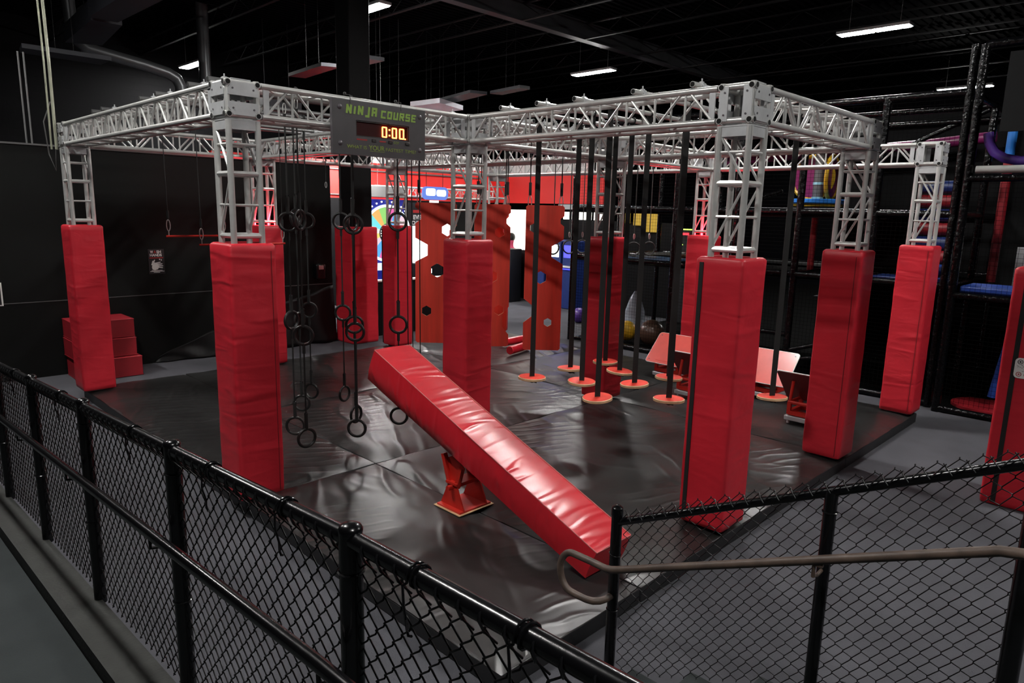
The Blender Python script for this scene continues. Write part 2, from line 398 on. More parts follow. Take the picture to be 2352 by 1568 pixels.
# ------------------------------------------------------------------ truss
ZB, ZT, CH, CR = 3.227, 3.467, .12, .025
def end_shade_disc(mb, p, d): mb.tube(Vector(p), Vector(p)+Vector(d)*.003, .019, 12)  # tube ends are solid; a dark disc paints in the bore's shade
def make_tower(bottom=.0):
    t = thing('truss_tower', '', 'truss tower', (0,0,0), 'aluminium truss towers')
    for sx in (-1, 1):
        for sy in (-1, 1):
            MB().tube((sx*CH, sy*CH, bottom+.012), (sx*CH, sy*CH, 3.185), CR, 12).build('chord', M_alu, t)
    for z, r_ in ((2.27, .021), (2.52, .011), (2.77, .021), (3.0, .011)):
        b = MB()
        for s in (-1, 1):
            b.tube((-CH, s*CH, z), (CH, s*CH, z), r_, 8); b.tube((s*CH, -CH, z), (s*CH, CH, z), r_, 8)
        b.build('rung', M_alu, t)
    for s in (-1, 1):
        MB().poly([(s*CH, CH, 2.28), (s*CH, -CH, 2.765), (s*CH, CH, 3.14)], .012, 6).build('diagonal_brace', M_alu, t)
    p = MB()
    for s in (-1, 1):
        p.box((0, s*.126, 3.15), (.24, .012, .075)); p.box((s*.126, 0, 3.15), (.012, .24, .075))
    p.box((0, 0, 3.188), (.27, .27, .010)); p.build('end_plate', M_aluplate, t)
    MB().box((0, 0, bottom+.006), (.29, .29, .012)).build('base_plate', M_aluplate, t)
    return t
def corner_block(t, style):
    o = t.location; X, Y = o.x, o.y
    f = MB(); shade_discs = MB(); L = .150
    for a in (-CH, CH):
        for z in (ZB, ZT):
            f.tube((X-L, Y+a, z), (X+L, Y+a, z), CR, 12); f.tube((X+a, Y-L, z), (X+a, Y+L, z), CR, 12)
            for s in (-1, 1):
                end_shade_disc(shade_discs, (X+s*L, Y+a, z), (s, 0, 0)); end_shade_disc(shade_discs, (X+a, Y+s*L, z), (0, s, 0))
        for b in (-CH, CH): f.tube((X+a, Y+b, ZB-.03), (X+a, Y+b, ZT+.03), CR*.9, 12)
    f.build('block_tube', M_alu, t); shade_discs.build('bore_shade_disc', M_boreshade, t)
    pl = MB(); bl = MB(); zm = (ZB+ZT)/2
    def plate(o_, u, v, vertical):
        o_, u, v = Vector(o_), Vector(u), Vector(v); n = u.cross(v)
        for s in (-1, 1):
            if vertical: P = [(s*.095-.035, -.125), (s*.095+.035, -.125), (s*.095+.035, .125), (s*.095-.035, .125)]
            else:
                q = [(-.125, .025), (.125, .025), (.125, .070), (.085, .125), (-.085, .125), (-.125, .070)]
                P = [(a, b*s) for a, b in q] if s > 0 else [(a, -b) for a, b in q][::-1]
            pl.prism(P, o_, u, v, .008)
            for k in (-1, 1):
                c = o_ + (u*(s*.095*.93) + v*(k*.08) if vertical else u*(k*.085) + v*(s*.075)) + n*.008
                bl.tube(c, c+n*.004, .008, 8)
    plate((X-.140, Y, zm), (0, -1, 0), (0, 0, 1), style == 'v')
    plate((X+.140, Y, zm), (0, 1, 0), (0, 0, 1), style == 'v')
    plate((X, Y-.140, zm), (1, 0, 0), (0, 0, 1), False)
    plate((X, Y+.140, zm), (-1, 0, 0), (0, 0, 1), False)
    pl.box((X, Y, ZT+.032), (.16, .24, .008)); pl.box((X, Y, ZB-.032), (.24, .16, .006))
    pl.build('corner_plate', M_aluplate, t); bl.build('bolt', M_bolt, t)
tw0 = make_tower()
TOW = [
    (0, 0, 'h', 'front aluminium truss tower beside the left end of the timer sign, large block on top'),
    (0, YA, 'h', 'aluminium truss tower in front of the stacked red blocks'),
    (XS[1], 0, 'h', 'aluminium truss tower behind the red balance log, right of the timer sign'),
    (XS[1], YA, 'h', 'red lit aluminium truss tower by the padded wall, behind the front tower'),
    (XS[2], YA, 'h', 'aluminium truss tower seen behind the single row of rings under the timer sign'),
    (XS[3], YA, 'h', 'far aluminium truss tower hidden behind the middle climbing board'),
    (XS[2], 0, 'h', 'aluminium truss tower among the disc swing straps'),
    (XS[3], 0, 'v', 'red lit aluminium truss tower behind the tilted step boards'),
    (XS[1], YH, 'v', 'nearest aluminium truss tower on the right with open tube ends facing the fence'),
    (XS[2], YH, 'h', 'aluminium truss tower between the two rightmost, padded close to the mat edge'),
    (XS[3], YH, 'v', 'rightmost aluminium truss tower of the course, beside the net structure'),
]
towers = []
for i, (x, y, st, lab) in enumerate(TOW):
    t = tw0 if i == 0 else dup(tw0, (x, y, 0))
    t.location = (x, y, 0); t['label'] = lab; towers.append((t, st))
for t, st in towers: corner_block(t, st)

def make_span(L):
    """span along local +x, centre line at z=0 height of mid, from 0 to L"""
    t = thing('truss_span', '', 'truss beam', (0,0,3.347), 'aluminium truss spans')
    z0, z1 = ZB, ZT
    for sy in (-1, 1):
        for z in (z0, z1): MB().tube((.004, sy*CH, z), (L-.004, sy*CH, z), CR, 12).build('chord', M_alu, t)
    n = max(2, int(round(L/.27))); n += n % 2; d = L/n; b = MB()
    for i in range(n):
        a, c = i*d, (i+1)*d
        for sy in (-1, 1):
            b.tube((a+.03, sy*CH, z0 if i % 2 == 0 else z1), (c-.03, sy*CH, z1 if i % 2 == 0 else z0), .0115, 7)
            if i: b.tube((a, sy*CH, z0), (a, sy*CH, z1), .010, 7)
        for z in (z0, z1):
            b.tube((a+.03, -CH if i % 2 == 0 else CH, z), (c-.03, CH if i % 2 == 0 else -CH, z), .0105, 6)
            if i and i % 2 == 0: b.tube((a, -CH, z), (a, CH, z), .014, 7)
    b.build('bracing', M_alu, t)
    for x in (.045, L-.045):
        p = MB()
        for sy in (-1, 1): p.box((x, sy*.122, (z0+z1)/2), (.05, .010, .24))
        for z in (z0, z1): p.box((x, 0, z), (.05, .24, .010))
        p.build('end_plate', M_aluplate, t)
    return t
HB = .156
LX = 2.525-2*HB
protos = {}
SP = [  # x,y,length,dir,label
    (0, 0, XS[1], 'x', 'aluminium truss span carrying the timer sign'),
    (XS[1], 0, XS[2]-XS[1], 'x', 'aluminium truss span behind the disc swings, joining two inner towers'),
    (XS[2], 0, XS[3]-XS[2], 'x', 'aluminium truss span ending at the red lit tower behind the step boards'),
    (0, YA, XS[1], 'x', 'aluminium truss span along the padded wall at the left'),
    (XS[1], YA, XS[2]-XS[1], 'x', 'aluminium truss span high beyond the ring chains, against the red wall'),
    (XS[2], YA, XS[3]-XS[2], 'x', 'farthest aluminium truss span, against the arcade'),
    (XS[1], YH, XS[2]-XS[1], 'x', 'aluminium truss span going back from the nearest right tower'),
    (0, 0, YA, 'y', 'long aluminium truss span from the front left tower back to the padded wall'),
    (XS[1], 0, YA, 'y', 'long aluminium truss span over the rear of the ring chains'),
    (XS[2], 0, YA, 'y', 'long aluminium truss span over the hanging climbing boards'),
    (XS[3], 0, YA, 'y', 'long aluminium truss span at the far side above the small rings'),
    (XS[1], YH, -YH, 'y', 'aluminium truss span across the front of the disc swings, pipe ends lying on it'),
    (XS[2], YH, -YH, 'y', 'aluminium truss span behind the disc swings'),
    (XS[3], YH, -YH, 'y', 'aluminium truss span from the rightmost tower above the step boards'),
]
for (x, y, L, d, lab) in SP:
    L2 = L-2*HB; key = round(L2, 2)
    if key not in protos: protos[key] = make_span(L2); o = protos[key]
    else: o = dup(protos[key], (0,0,0))
    o.location = (x+(HB if d == 'x' else 0), y+(0 if d == 'x' else HB), 3.347)
    o.rotation_euler = (0, 0, 0 if d == 'x' else PI/2); o['label'] = lab

# scaffold pipes lying on the trusses
def pipe(a, b, label, m=M_alu, clamp=True, r=.024):
    a, b = Vector(a), Vector(b); t = thing('scaffold_pipe', label, 'pipe', a, 'scaffold pipes on the truss')
    MB().tube(a, b, r, 12).build('pipe', m, t); d = (b-a).normalized()
    h = MB(); end_shade_disc(h, a, -d); h.build('bore_shade_disc', M_boreshade, t); h = MB(); end_shade_disc(h, b, d); h.build('bore_shade_disc', M_boreshade, t)
    if clamp:
        L = (b-a).length
        for s in (.14, L-.22):
            c = a + d*s; k = MB(); k.tube(c-d*.025, c+d*.025, r+.010, 10); k.box(c+Vector((0,0,-.03)), (.05, .05, .02)); k.box(c+Vector((0,0,.03)), (.03, .026, .016)); k.tube(c+Vector((0,0,.03)), c+Vector((0,0,.062)), .006, 6)
            k.build('clamp', M_aluplate, t)
PZ = ZT+CR+.040
for y, nm in ((-.55, 'farthest'), (-1.04, 'second farthest'), (-1.50, 'middle'), (-2.14, 'second nearest'), (-2.70, 'nearest')):
    pipe((XS[1]-.08, y, PZ), (XS[2]+.16, y, PZ), f'silver pipe over the disc swings, {nm} of the five')
for y, nm in ((.28, 'above the nearest ring chains'), (.70, 'above the second row of ring chains'), (1.50, 'above the third row of ring chains'), (1.95, 'above the farthest ring chain'), (3.2, 'holding the lower red trapeze bar'), (3.55, 'holding the upper red trapeze bar')):
    pipe((-.10, y, PZ), (XS[1]+.22, y, PZ), f'dark pipe {nm}', M_pipe)

# ------------------------------------------------------------------ tower pads
def pad_mesh(hw=.20, th=.05, h=2.2, z0=.0, seed=1):
    """hollow square sleeve with soft corners and slight sag wrinkles"""
    rnd = random.Random(seed); V = []; F = []
    def loop(half, rad, z, jit):
        P = []; k = 5
        for cx, cy, a0 in ((1, 1, 0), (-1, 1, PI/2), (-1, -1, PI), (1, -1, 3*PI/2)):
            for i in range(k):
                a = a0 + (PI/2)*i/(k-1)
                P.append(((half-rad)*cx+rad*math.cos(a), (half-rad)*cy+rad*math.sin(a)))
        Q = []; n = len(P)
        for i in range(n):                      # add points along the flat sides
            a, b = P[i], P[(i+1) % n]; Q.append(a)
            if i % k == k-1:
                for s in range(1, 8): Q.append((a[0]+(b[0]-a[0])*s/8, a[1]+(b[1]-a[1])*s/8))
        out = []
        for (x, y) in Q:
            u = max(abs(x), abs(y)); flat = 1 - min(1, abs(abs(x)-abs(y))/half)
            d = jit*(math.sin(z*17+x*9+ph[0]) * .5 + math.sin(z*29-y*13+ph[1])*.3 + math.sin(z*7+(x+y)*6+ph[2])*.6)
            s = 1 + d/half
            out.append((x*s, y*s, z))
        return out
    ph = [rnd.random()*6 for _ in range(3)]
    loops = []; N = 46
    loops.append(loop(hw-.02, .03, z0+.0, 0))
    for i in range(N+1):
        z = z0 + .012 + (h-z0-.035)*i/N
        loops.append(loop(hw*(1 if i else .985), .028, z, .0016))
    loops.append(loop(hw-.008, .028, h-.010, .001)); loops.append(loop(hw-.022, .025, h, 0))
    loops.append(loop(hw-th+.005, .012, h, 0)); loops.append(loop(hw-th, .010, h-.015, 0)); loops.append(loop(hw-th, .010, z0, 0))
    n = len(loops[0])
    for L_ in loops: V += L_
    for j in range(len(loops)):
        k = (j+1) % len(loops)
        for i in range(n): F.append((j*n+i, j*n+(i+1) % n, k*n+(i+1) % n, k*n+i))
    me = MB().add(V, F)
    return me
PADS = {0: 'red padded sleeve on the front tower left of the timer sign, pale left side',
        1: 'wrinkled red padded sleeve in front of the stacked red blocks',
        2: 'red padded sleeve on the tower just behind the balance log',
        3: 'bright red padded sleeve peeking out behind the front left sleeve',
        4: 'red padded sleeve directly behind the ring chain under the timer sign',
        5: 'red padded sleeve behind the middle climbing board',
        6: 'red padded sleeve behind the straps of the disc swings',
        7: 'red padded sleeve behind the left pair of tilted step boards',
        8: 'largest red padded sleeve with a black closure strip, nearest on the right',
        9: 'red padded sleeve in front of the right pair of step boards',
        10: 'red padded sleeve at the mat corner farthest to the right of the course'}
padmeshes = []
for i in range(4):
    o = pad_mesh(seed=i+1).build('pad_cover', M_pad, smooth=1.0); padmeshes.append(o.data); bpy.data.objects.remove(o)
for i, (x, y, st, lab) in enumerate(TOW):
    z0 = .013
    t = thing('tower_pad', PADS[i], 'column pad', (x, y, z0), 'red pads around the truss towers')
    o = bpy.data.objects.new('pad_cover', padmeshes[i % 4]); C.objects.link(o); o.parent = t
    s = MB()
    if i == 8:
        s.bb((x-.2065, y+.128, z0+.03), (x-.198, y+.162, 2.17)); s.build('closure_strip', M_webbing, t)
    elif i in (9, 10):
        s.bb((x-.2055, y-.150, z0+.03), (x-.199, y-.145, 2.15)); s.build('seam', M_reddark, t)
    elif i in (6,):
        s.bb((x+.205, y-.16, z0+.03), (x+.199, y-.12, 2.15)); s.build('closure_strip', M_webbing, t)
    elif i in (0,):
        s.bb((x+.150, y-.2055, z0+.03), (x+.154, y-.199, 2.15)); s.build('seam', M_reddark, t)
    elif i in (4,):
        s.bb((x-.2055, y+.165, z0+.03), (x-.199, y+.190, 2.15)); s.build('closure_strip', M_webbing, t)

# small red lamps glowing inside two towers
for (x, y, lab) in ((XS[1], YA, 'red glow lamp inside the truss tower by the padded wall'), (XS[3], 0, 'red glow lamp inside the truss tower behind the step boards')):
    t = thing('glow_lamp', lab, 'lamp', (x, y, 2.05), 'red lamps inside the towers')
    MB().tube((x, y, 2.05), (x, y, 2.16), .05, 14).build('lamp_body', M_black, t)
    MB().tube((x, y, 2.162), (x, y, 2.172), .045, 14).build('lens', M_redled, t)
    ld = bpy.data.lights.new('glow_light', 'POINT'); ld.energy = 22; ld.color = (1, .03, .05); ld.shadow_soft_size = .04
    lo = bpy.data.objects.new('glow_light', ld); C.objects.link(lo); lo.parent = t; lo.location = (0, 0, .20)

# building columns
bc = MB(); bc.bb((4.88, 6.02, FZ), (5.34, 6.48, GZ-.001)); struct(bc.build('column_left', M_black, bevel=.02), 'black building column rising to the roof')
t = thing('column_pad', 'red padded wrap round the foot of the black building column', 'column pad', (5.11, 6.25, FZ))
o = pad_mesh(hw=.305, th=.05, h=2.30, z0=0, seed=9).build('pad_cover', M_pad, smooth=1.0); o.parent = t
bc = MB(); bc.bb((5.27, -4.99, FZ), (5.67, -4.59, GZ-.01)); struct(bc.build('column_right', M_black, bevel=.02), 'black building column at the right edge')
t = thing('column_pad', 'dark red padded column wrap cut off by the right edge of the photo', 'column pad', (5.47, -4.79, FZ))
o = pad_mesh(hw=.27, th=.05, h=2.28, z0=0, seed=12).build('pad_cover', M_pad, smooth=1.0); o.parent = t
MB().bb((5.194, -4.652, FZ+.03), (5.201, -4.612, 2.10)).build('closure_strip', M_webbing, t)
st = thing('notice_sticker', 'white rounded sticker with small round symbols on the rightmost red pad', 'sticker', (5.194, -4.74, 1.21))
def rrect(w_, h_, r_, n=6):
    P = []
    for cx, cy, a0 in ((1, 1, 0), (-1, 1, 90), (-1, -1, 180), (1, -1, 270)):
        for i in range(n):
            a = math.radians(a0+90*i/(n-1)); P.append((cx*(w_/2-r_)+r_*math.cos(a), cy*(h_/2-r_)+r_*math.sin(a)))
    return P
MB().prism(rrect(.20, .19, .035), (5.194, -4.735, 1.21), (0, -1, 0), (0, 0, 1), -.002 if False else .002).build('sticker_face', M_print_w, st, smooth=0)
k = MB(); kr = MB()
for a in (-.06, 0, .06):
    c = Vector((5.1915, -4.735-a, 1.268)); k.ring(c, (0,1,0), (0,0,1), .019, .003, 18, 6); k.box(c, (.003, .014, .014))
    c = Vector((5.1915, -4.735-a, 1.152)); kr.ring(c, (0,1,0), (0,0,1), .019, .003, 18, 6); kr.box(c, (.003, .012, .012))
rnd = random.Random(3)
for i in range(26):
    k.box((5.1915, -4.655-rnd.random()*.16, 1.18+.06*rnd.random()), (.002, .006+.008*rnd.random(), .003))
k.build('symbol_print', M_print_k, st); kr.build('symbol_print', M_print_r, st)

# ------------------------------------------------------------------ timer sign
SX0, SX1, SZ0, SZ1, SY = .757, 1.772, 2.985, 3.450, -.185
t = thing('timer_sign', 'grey NINJA COURSE timer board with glowing red 0:00 digits hung on the truss', 'sign', ((SX0+SX1)/2, SY, SZ0))
cx, cz = (SX0+SX1)/2, (SZ0+SZ1)/2
def sx(a): return SX0 + (SX1-SX0)*a
def sz(b): return SZ1 - (SZ1-SZ0)*b
# face built as a frame of four boxes round the display window
WX0, WX1, WZ0, WZ1 = sx(.235), sx(.812), sz(.645), sz(.345)
f = MB()
rr = rrect(SX1-SX0, SZ1-SZ0, .03)
f.bb((SX0, SY-.02, WZ1), (SX1, SY+.014, SZ1)); f.bb((SX0, SY-.02, SZ0), (SX1, SY+.014, WZ0))
f.bb((SX0, SY-.02, WZ0), (WX0, SY+.014, WZ1)); f.bb((WX1, SY-.02, WZ0), (SX1, SY+.014, WZ1))
f.build('sign_face', M_signface, t, smooth=0)
MB().bb((WX0, SY+.008, WZ0), (WX1, SY+.014, WZ1)).build('display_window', M_ledwin, t, smooth=0)
fr = MB()
for a, b, c, d in ((WX0, WX1, WZ1-.010, WZ1), (WX0, WX1, WZ0, WZ0+.010), (WX0, WX0+.012, WZ0, WZ1), (WX1-.012, WX1, WZ0, WZ1)): fr.bb((a, SY-.012, c), (b, SY+.012, d))
fr.build('display_bezel', M_ledoff, t, smooth=0)
# digits
dg = MB(); dy = SY+.004
def seg(x, z, w_, h_): dg.bb((x-w_/2, dy-.004, z-h_/2), (x+w_/2, dy+.004, z+h_/2))
def zero(x0, w_, z0, h_, tk=.0095):
    seg(x0, z0, tk, h_); seg(x0+w_, z0, tk, h_); seg(x0+w_/2, z0+h_/2, w_, tk); seg(x0+w_/2, z0-h_/2, w_, tk)
zc = (WZ0+WZ1)/2 - .006
zero(sx(.530), .044, zc, .086); zero(sx(.640), .044, zc, .086); zero(sx(.722), .044, zc, .086)
seg(sx(.607), zc+.025, .012, .012); seg(sx(.607), zc-.025, .012, .012); seg(sx(.782), zc-.043, .014, .010)
dg.build('led_digit', M_led, t, smooth=0)
# four bolts
for a, b in ((.075, .14), (.935, .14), (.075, .80), (.935, .80)):
    c = Vector((sx(a), SY-.02, sz(b))); q = MB(); q.lathe([(.022, 0), (.022, -.004), (.012, -.010)], c, 16, 'y'); q.build('bolt', M_bolt, t)
# stroke lettering NINJA COURSE
G = {'N': [((0,0),(0,1)), ((0,1),(1,0)), ((1,0),(1,1))], 'I': [((.5,0),(.5,.85))], 'J': [((.9,1),(.9,-.25)), ((.9,-.25),(.2,-.25))],
     'A': [((0,0),(0,1)), ((0,1),(1,1)), ((1,1),(1,0)), ((0,.45),(1,.45))], 'C': [((1,1),(0,1)), ((0,1),(0,0)), ((0,0),(1,0))],
     'O': [((0,0),(0,1)), ((0,1),(1,1)), ((1,1),(1,0)), ((1,0),(0,0))], 'U': [((0,1),(0,0)), ((0,0),(1,0)), ((1,0),(1,1))],
     'R': [((0,0),(0,1)), ((0,1),(1,1)), ((1,1),(1,.5)), ((1,.5),(0,.5)), ((.4,.5),(1,0))],
     'S': [((1,1),(0,1)), ((0,1),(0,.52)), ((0,.52),(1,.52)), ((1,.52),(1,0)), ((1,0),(0,0))],
     'E': [((1,1),(0,1)), ((0,1),(0,0)), ((0,0),(1,0)), ((0,.5),(.85,.5))]}
def letters(s, x0, x1, zb, h, th, mb, y, shear=.10):
    tot = sum({'I': .55, ' ': .55}.get(c, 1.0) for c in s) + .28*(len(s)-1); un = (x1-x0)/tot; x = x0
    for c in s:
        w_ = {'I': .55, ' ': .55}.get(c, 1.0)*un
        for si, (a, b) in enumerate(G.get(c, [])):
            iw = w_-th; ih = h-th
            A = Vector((x+th/2+a[0]*iw + shear*a[1]*h, y, zb+th/2+a[1]*ih)); B = Vector((x+th/2+b[0]*iw + shear*b[1]*h, y, zb+th/2+b[1]*ih))
            d = (B-A); L = d.length; d.normalize(); n = Vector((d.z, 0, -d.x))*th/2; A = A-d*th*.45; B = B+d*th*.45
            q = Vector((0, -.002-.0004*si, 0)); P = [A+n, B+n, B-n, A-n]
            mb.add(P+[p+q for p in P], [(0,1,2,3),(7,6,5,4),(0,4,5,1),(1,5,6,2),(2,6,7,3),(3,7,4,0)])
        x += w_+.28*un
lm = MB(); letters('NINJA', sx(.135), sx(.452), sz(.245), .078, .020, lm, SY-.020); letters('COURSE', sx(.495), sx(.885), sz(.258), .070, .0165, lm, SY-.020)
lm.build('title_lettering', M_green, t, smooth=0)
ux, uz = (1, 0, 0), (0, 0, 1)
text('slogan_lettering', 'WHAT IS', .042, (sx(.243), SY-.0205, sz(.848)), ux, uz, M_greend, t, width=.205)
text('slogan_lettering', 'YOUR', .060, (sx(.450), SY-.0205, sz(.842)), ux, uz, M_greend, t, width=.172, bold=.0008)
text('slogan_lettering', 'FASTEST TIME?', .042, (sx(.718), SY-.0205, sz(.850)), ux, uz, M_greend, t, width=.345)
q = MB(); q.bb((sx(.375), SY-.022, sz(.905)), (sx(.535), SY-.020, sz(.898))); q.build('slogan_underline', M_greend, t, smooth=0)
text('button_lettering', 'GO!!', .030, (sx(.665), SY-.0205, sz(.70)), ux, uz, M_greend, t)
q = MB()
for a in (.42, .60, .79): q.bb((sx(a)-.022, SY-.030, sz(.70)-.014), (sx(a)+.022, SY-.019, sz(.70)+.014))
q.build('button', M_ledoff, t, bevel=.003)
q = MB()
for a in (.25, .50): q.bb((sx(a)-.02 if a > .3 else sx(a)-.01, SY-.0215, sz(.70)-.006), (sx(a)+.05 if a > .3 else sx(a)+.10, SY-.0195, sz(.70)+.006))
q.build('button_label', M_print_r, t, smooth=0)
for a in (.18, .72):
    q = MB(); q.poly([(sx(a), SY-.024+.0, SZ1-.03), (sx(a), SY-.02, SZ1+.045), (sx(a), -.12, SZ1+.058), (sx(a), -.075, SZ1+.03)], .004, 6); q.ball((sx(a), -.12, SZ1+.065), .014, 8, 6)
    q.build('cable_tie', M_rubber, t)

# ------------------------------------------------------------------ ring chains
def ring_chain(x, y, zs, ang, label, m=M_rubber, sw=.009):
    t = thing('ring_chain', label, 'hanging rings', (x, y, PZ), 'black ring chains')
    R, r_ = .089, .0148
    top = PZ
    s = MB(); s.ring((x, y, PZ), (0,1,0), (0,0,1), .036, .009, 16, 6); s.build('sling', M_webbing, t)
    c = MB(); pts = [(x+.016*math.sin(a*PI/8)*(1 if a < 8 else 1), y, PZ-.10+.05*math.cos(a*PI/8)) for a in range(16)]
    c.poly(pts, .005, 6, closed=True); c.build('carabiner', M_steel, t)
    z = PZ-.145
    for i, zr in enumerate(zs):
        a = ang[i]; u = Vector((math.cos(a), math.sin(a), 0))
        q = MB(); q.tube((x, y, z), (x, y, zr+R+.09), sw, 6)
        q.poly([(x, y, zr+R+.16), (x, y, zr+R-.005)], .018, 8); q.poly([(x, y, z), (x, y, z-.10)], .015, 8)
        q.build('strap', M_webbing, t)
        k = MB(); k.ring((x, y, zr+R+.155), u, (0,0,1), .017, .004, 12, 5); k.build('buckle', M_blk_gloss, t)
        MB().ring((x, y, zr), u, (0, 0, 1), R, r_, 30, 10).build('ring', m, t)
        z = zr-R+.012
    return t
VA = -PI/4      # facing the viewer's side
RC = [(.785, .70, (2.365, 1.39, .283), (VA, VA+1.1, VA+.1), 'black ring chain whose lowest ring faces the fence beside the front left red pad'),
      (.682, .28, (2.396, 1.306, .279), (VA+1.3, VA, VA+.75), 'black ring chain with the lowest hanging turned ring of all'),
      (1.671, 1.95, (2.35, 1.272, .252), (VA+.5, VA+.2, VA-.3), 'black ring chain farthest back in the left cluster of rings'),
      (1.295, 1.50, (2.394, 1.241, .261), (VA+1.2, VA+1.2, VA), 'black ring chain in the middle of the left cluster of rings'),
      (1.866, 1.50, (2.364, 1.276, .276), (VA, VA, VA+1.1), 'black ring chain in front of the building column pad, thin turned lowest ring'),
      (1.256, .28, (2.358, 1.278, .259), (VA, VA, VA), 'black ring chain with wide strap left of the balance log top'),
      (1.516, .70, (2.369, 1.273, .264), (VA+1.2, VA+.3, VA+1.1), 'black ring chain just behind the wide strap chain'),
      (1.793, .28, (2.387, 1.30, .285), (VA, VA, VA), 'black ring chain hanging alone behind the top end of the balance log')]
for a in RC: ring_chain(*a, sw=.016 if 'wide strap left' in a[-1] else .009)
# loose ropes and carabiners hanging left of the sign
def rope(pts, label, group=None, m=M_rope, r_=.006, end=True):
    t = thing('hanging_rope', label, 'rope', pts[0], group)
    MB().poly(pts, r_, 6).build('rope', m, t)
    if end:
        p = Vector(pts[-1]); c = MB(); c.poly([p+Vector((.014*math.sin(a*PI/6), 0, -.035+.04*math.cos(a*PI/6))) for a in range(12)], .0045, 6, closed=True)
        c.build('carabiner', M_steel, t)
    return t
rope([(2.68, 3.2, PZ-.0), (2.68, 3.2, 2.86)], 'short black rope with steel carabiner against the padded wall')
for i, (x, y, z) in enumerate(((1.915, .28, .60), (1.975, .28, .95), (2.08, .28, .55))):
    rope([(x, y, PZ), (x, y, 2.0), (x+.01, y, z)], f'thin black rope right of the lone ring chain, {["first", "second", "third"][i]} along', 'thin ropes by the lone ring chain', end=True)
# trapeze bars
def trapeze(x0, x1, y, z, label):
    t = thing('trapeze_bar', label, 'trapeze bar', ((x0+x1)/2, y, z), 'red trapeze bars')
    MB().tube((x0, y, z), (x1, y, z), .013, 10).build('bar', M_redpaint, t)
    for x in (x0+.03, x1-.03):
        q = MB(); q.tube((x, y, z+.25), (x, y, PZ), .0055, 6); q.tube((x, y, z+.22), (x, y, z+.32), .016, 8); q.build('rope', M_rope, t)
        c = MB(); c.poly([(x+.022*math.sin(a*PI/6), y, z+.135+.07*math.cos(a*PI/6)) for a in range(12)], .006, 6, closed=True)
        c.tube((x, y, z), (x, y, z+.07), .007, 6); c.build('carabiner', M_steel, t)
trapeze(.62, 1.38, 3.55, 2.11, 'thin red trapeze bar on the left, upper of the two against the black wall')
trapeze(.885, 2.03, 3.20, 2.015, 'thin red trapeze bar passing behind the front left tower, lower of the two')

# ------------------------------------------------------------------ disc swings
def disc_swing(x, y, z, label):
    t = thing('disc_swing', label, 'disc swing', (x, y, PZ), 'red disc swings')
    rd = random.Random(int(x*100-y*70)); tilt = (rd.uniform(-.07, .07), rd.uniform(-.07, .07), rd.uniform(0, 3))
    e = MB().lathe([(.149, -.015), (.156, -.011), (.156, .011), (.149, .015)], (0, 0, 0), 36).build('disc_edge', M_ply, label='pale plywood edge')
    d = MB().lathe([(.1485, .0155), (.147, .0175)], (0, 0, 0), 36).build('disc_top', M_redboard)
    for o in (e, d): o.parent = t; o.location = (0, 0, z-PZ); o.rotation_euler = tilt
    s = MB(); s.box((x, y, (z+PZ)/2), (.056, .010, PZ-z-.03), Matrix.Rotation(-PI/4, 3, 'Z')); s.ring((x, y, PZ), (0,1,0), (0,0,1), .034, .008, 16, 6)
    s.build('strap', M_webbing, t)
    k = MB(); k.ball((x+.005, y, z-.035), .030, 10, 8, (1.2, 1, .8)); k.box((x+.03, y-.01, z-.05), (.05, .03, .012), Matrix.Rotation(.5, 3, 'Y')); k.build('strap_knot', M_webbing, t)
DS = [(3.027, -.55, .68, 'red disc swing farthest left of the disc swings'), (3.696, -.55, .688, 'red disc swing in the back row, left of the padded tower'),
      (3.310, -1.04, .679, 'red disc swing just left of the padded tower, showing its red top'), (3.004, -1.50, .645, 'lowest red disc swing in front of the padded tower'),
      (4.380, -.55, .674, 'red disc swing farthest back, against the padded tower'), (4.013, -1.04, .693, 'red disc swing right of the padded tower, edge on'),
      (3.658, -1.50, .687, 'red disc swing in the middle of the right group, well clear of the tower'), (4.353, -1.50, .652, 'small red disc swing just left of the tilted step boards'),
      (3.335, -2.14, .707, 'red disc swing nearest the big pad with the black strip, lowest of the right group'), (4.459, -2.70, .648, 'red disc swing alone to the right of the big pad')]
for a in DS: disc_swing(*a)

# ------------------------------------------------------------------ balance log (tilted padded beam on a pivot stand)
t = thing('balance_log', 'long glossy red padded balance log tilting down towards the fence on a red stand', 'balance beam', (1.2, -1.55, 0))
def logmesh():
    V = []; F = []; N = 40
    A = Vector((1.2, -.44, 1.235)); B = Vector((1.2, -3.08, .235)); d = (B-A); L = d.length; d.normalize(); nrm = Vector((0, -d.z, d.y))
    if nrm.z < 0: nrm = -nrm
    for i in range(N+1):
        s = i/N; p = A + d*L*s; T = .335 - .085*s; W = .20 + .004*math.sin(s*9)
        sag = .010*math.sin(s*23) + .008*math.sin(s*51)
        prof = [(-W, 0), (-W*.5, .008), (0, .012), (W*.5, .008), (W, 0), (W+.012+sag*.5, -T*.3), (W+.016, -T*.6), (W+.004, -T*.93), (W-.03, -T), (0, -T-.012), (-W+.03, -T), (-W-.004, -T*.93), (-W-.016, -T*.6), (-W-.012-sag*.5, -T*.3)]
        for (a, b) in prof: V.append(p + Vector((a, 0, 0)) + nrm*b)
    n = 14
    for i in range(N):
        for k_ in range(n): F.append((i*n+k_, i*n+(k_+1) % n, (i+1)*n+(k_+1) % n, (i+1)*n+k_))
    F.append(tuple(range(n))); F.append(tuple(N*n+k_ for k_ in range(n-1, -1, -1)))
    V = [Vector((v.x, v.y, max(v.z, .012))) for v in V]
    return MB().add(V, F), A, B, nrm
lm_, A_, B_, nr_ = logmesh()
lm_.build('padded_cover', M_pad2, t, smooth=.9)
s = MB()
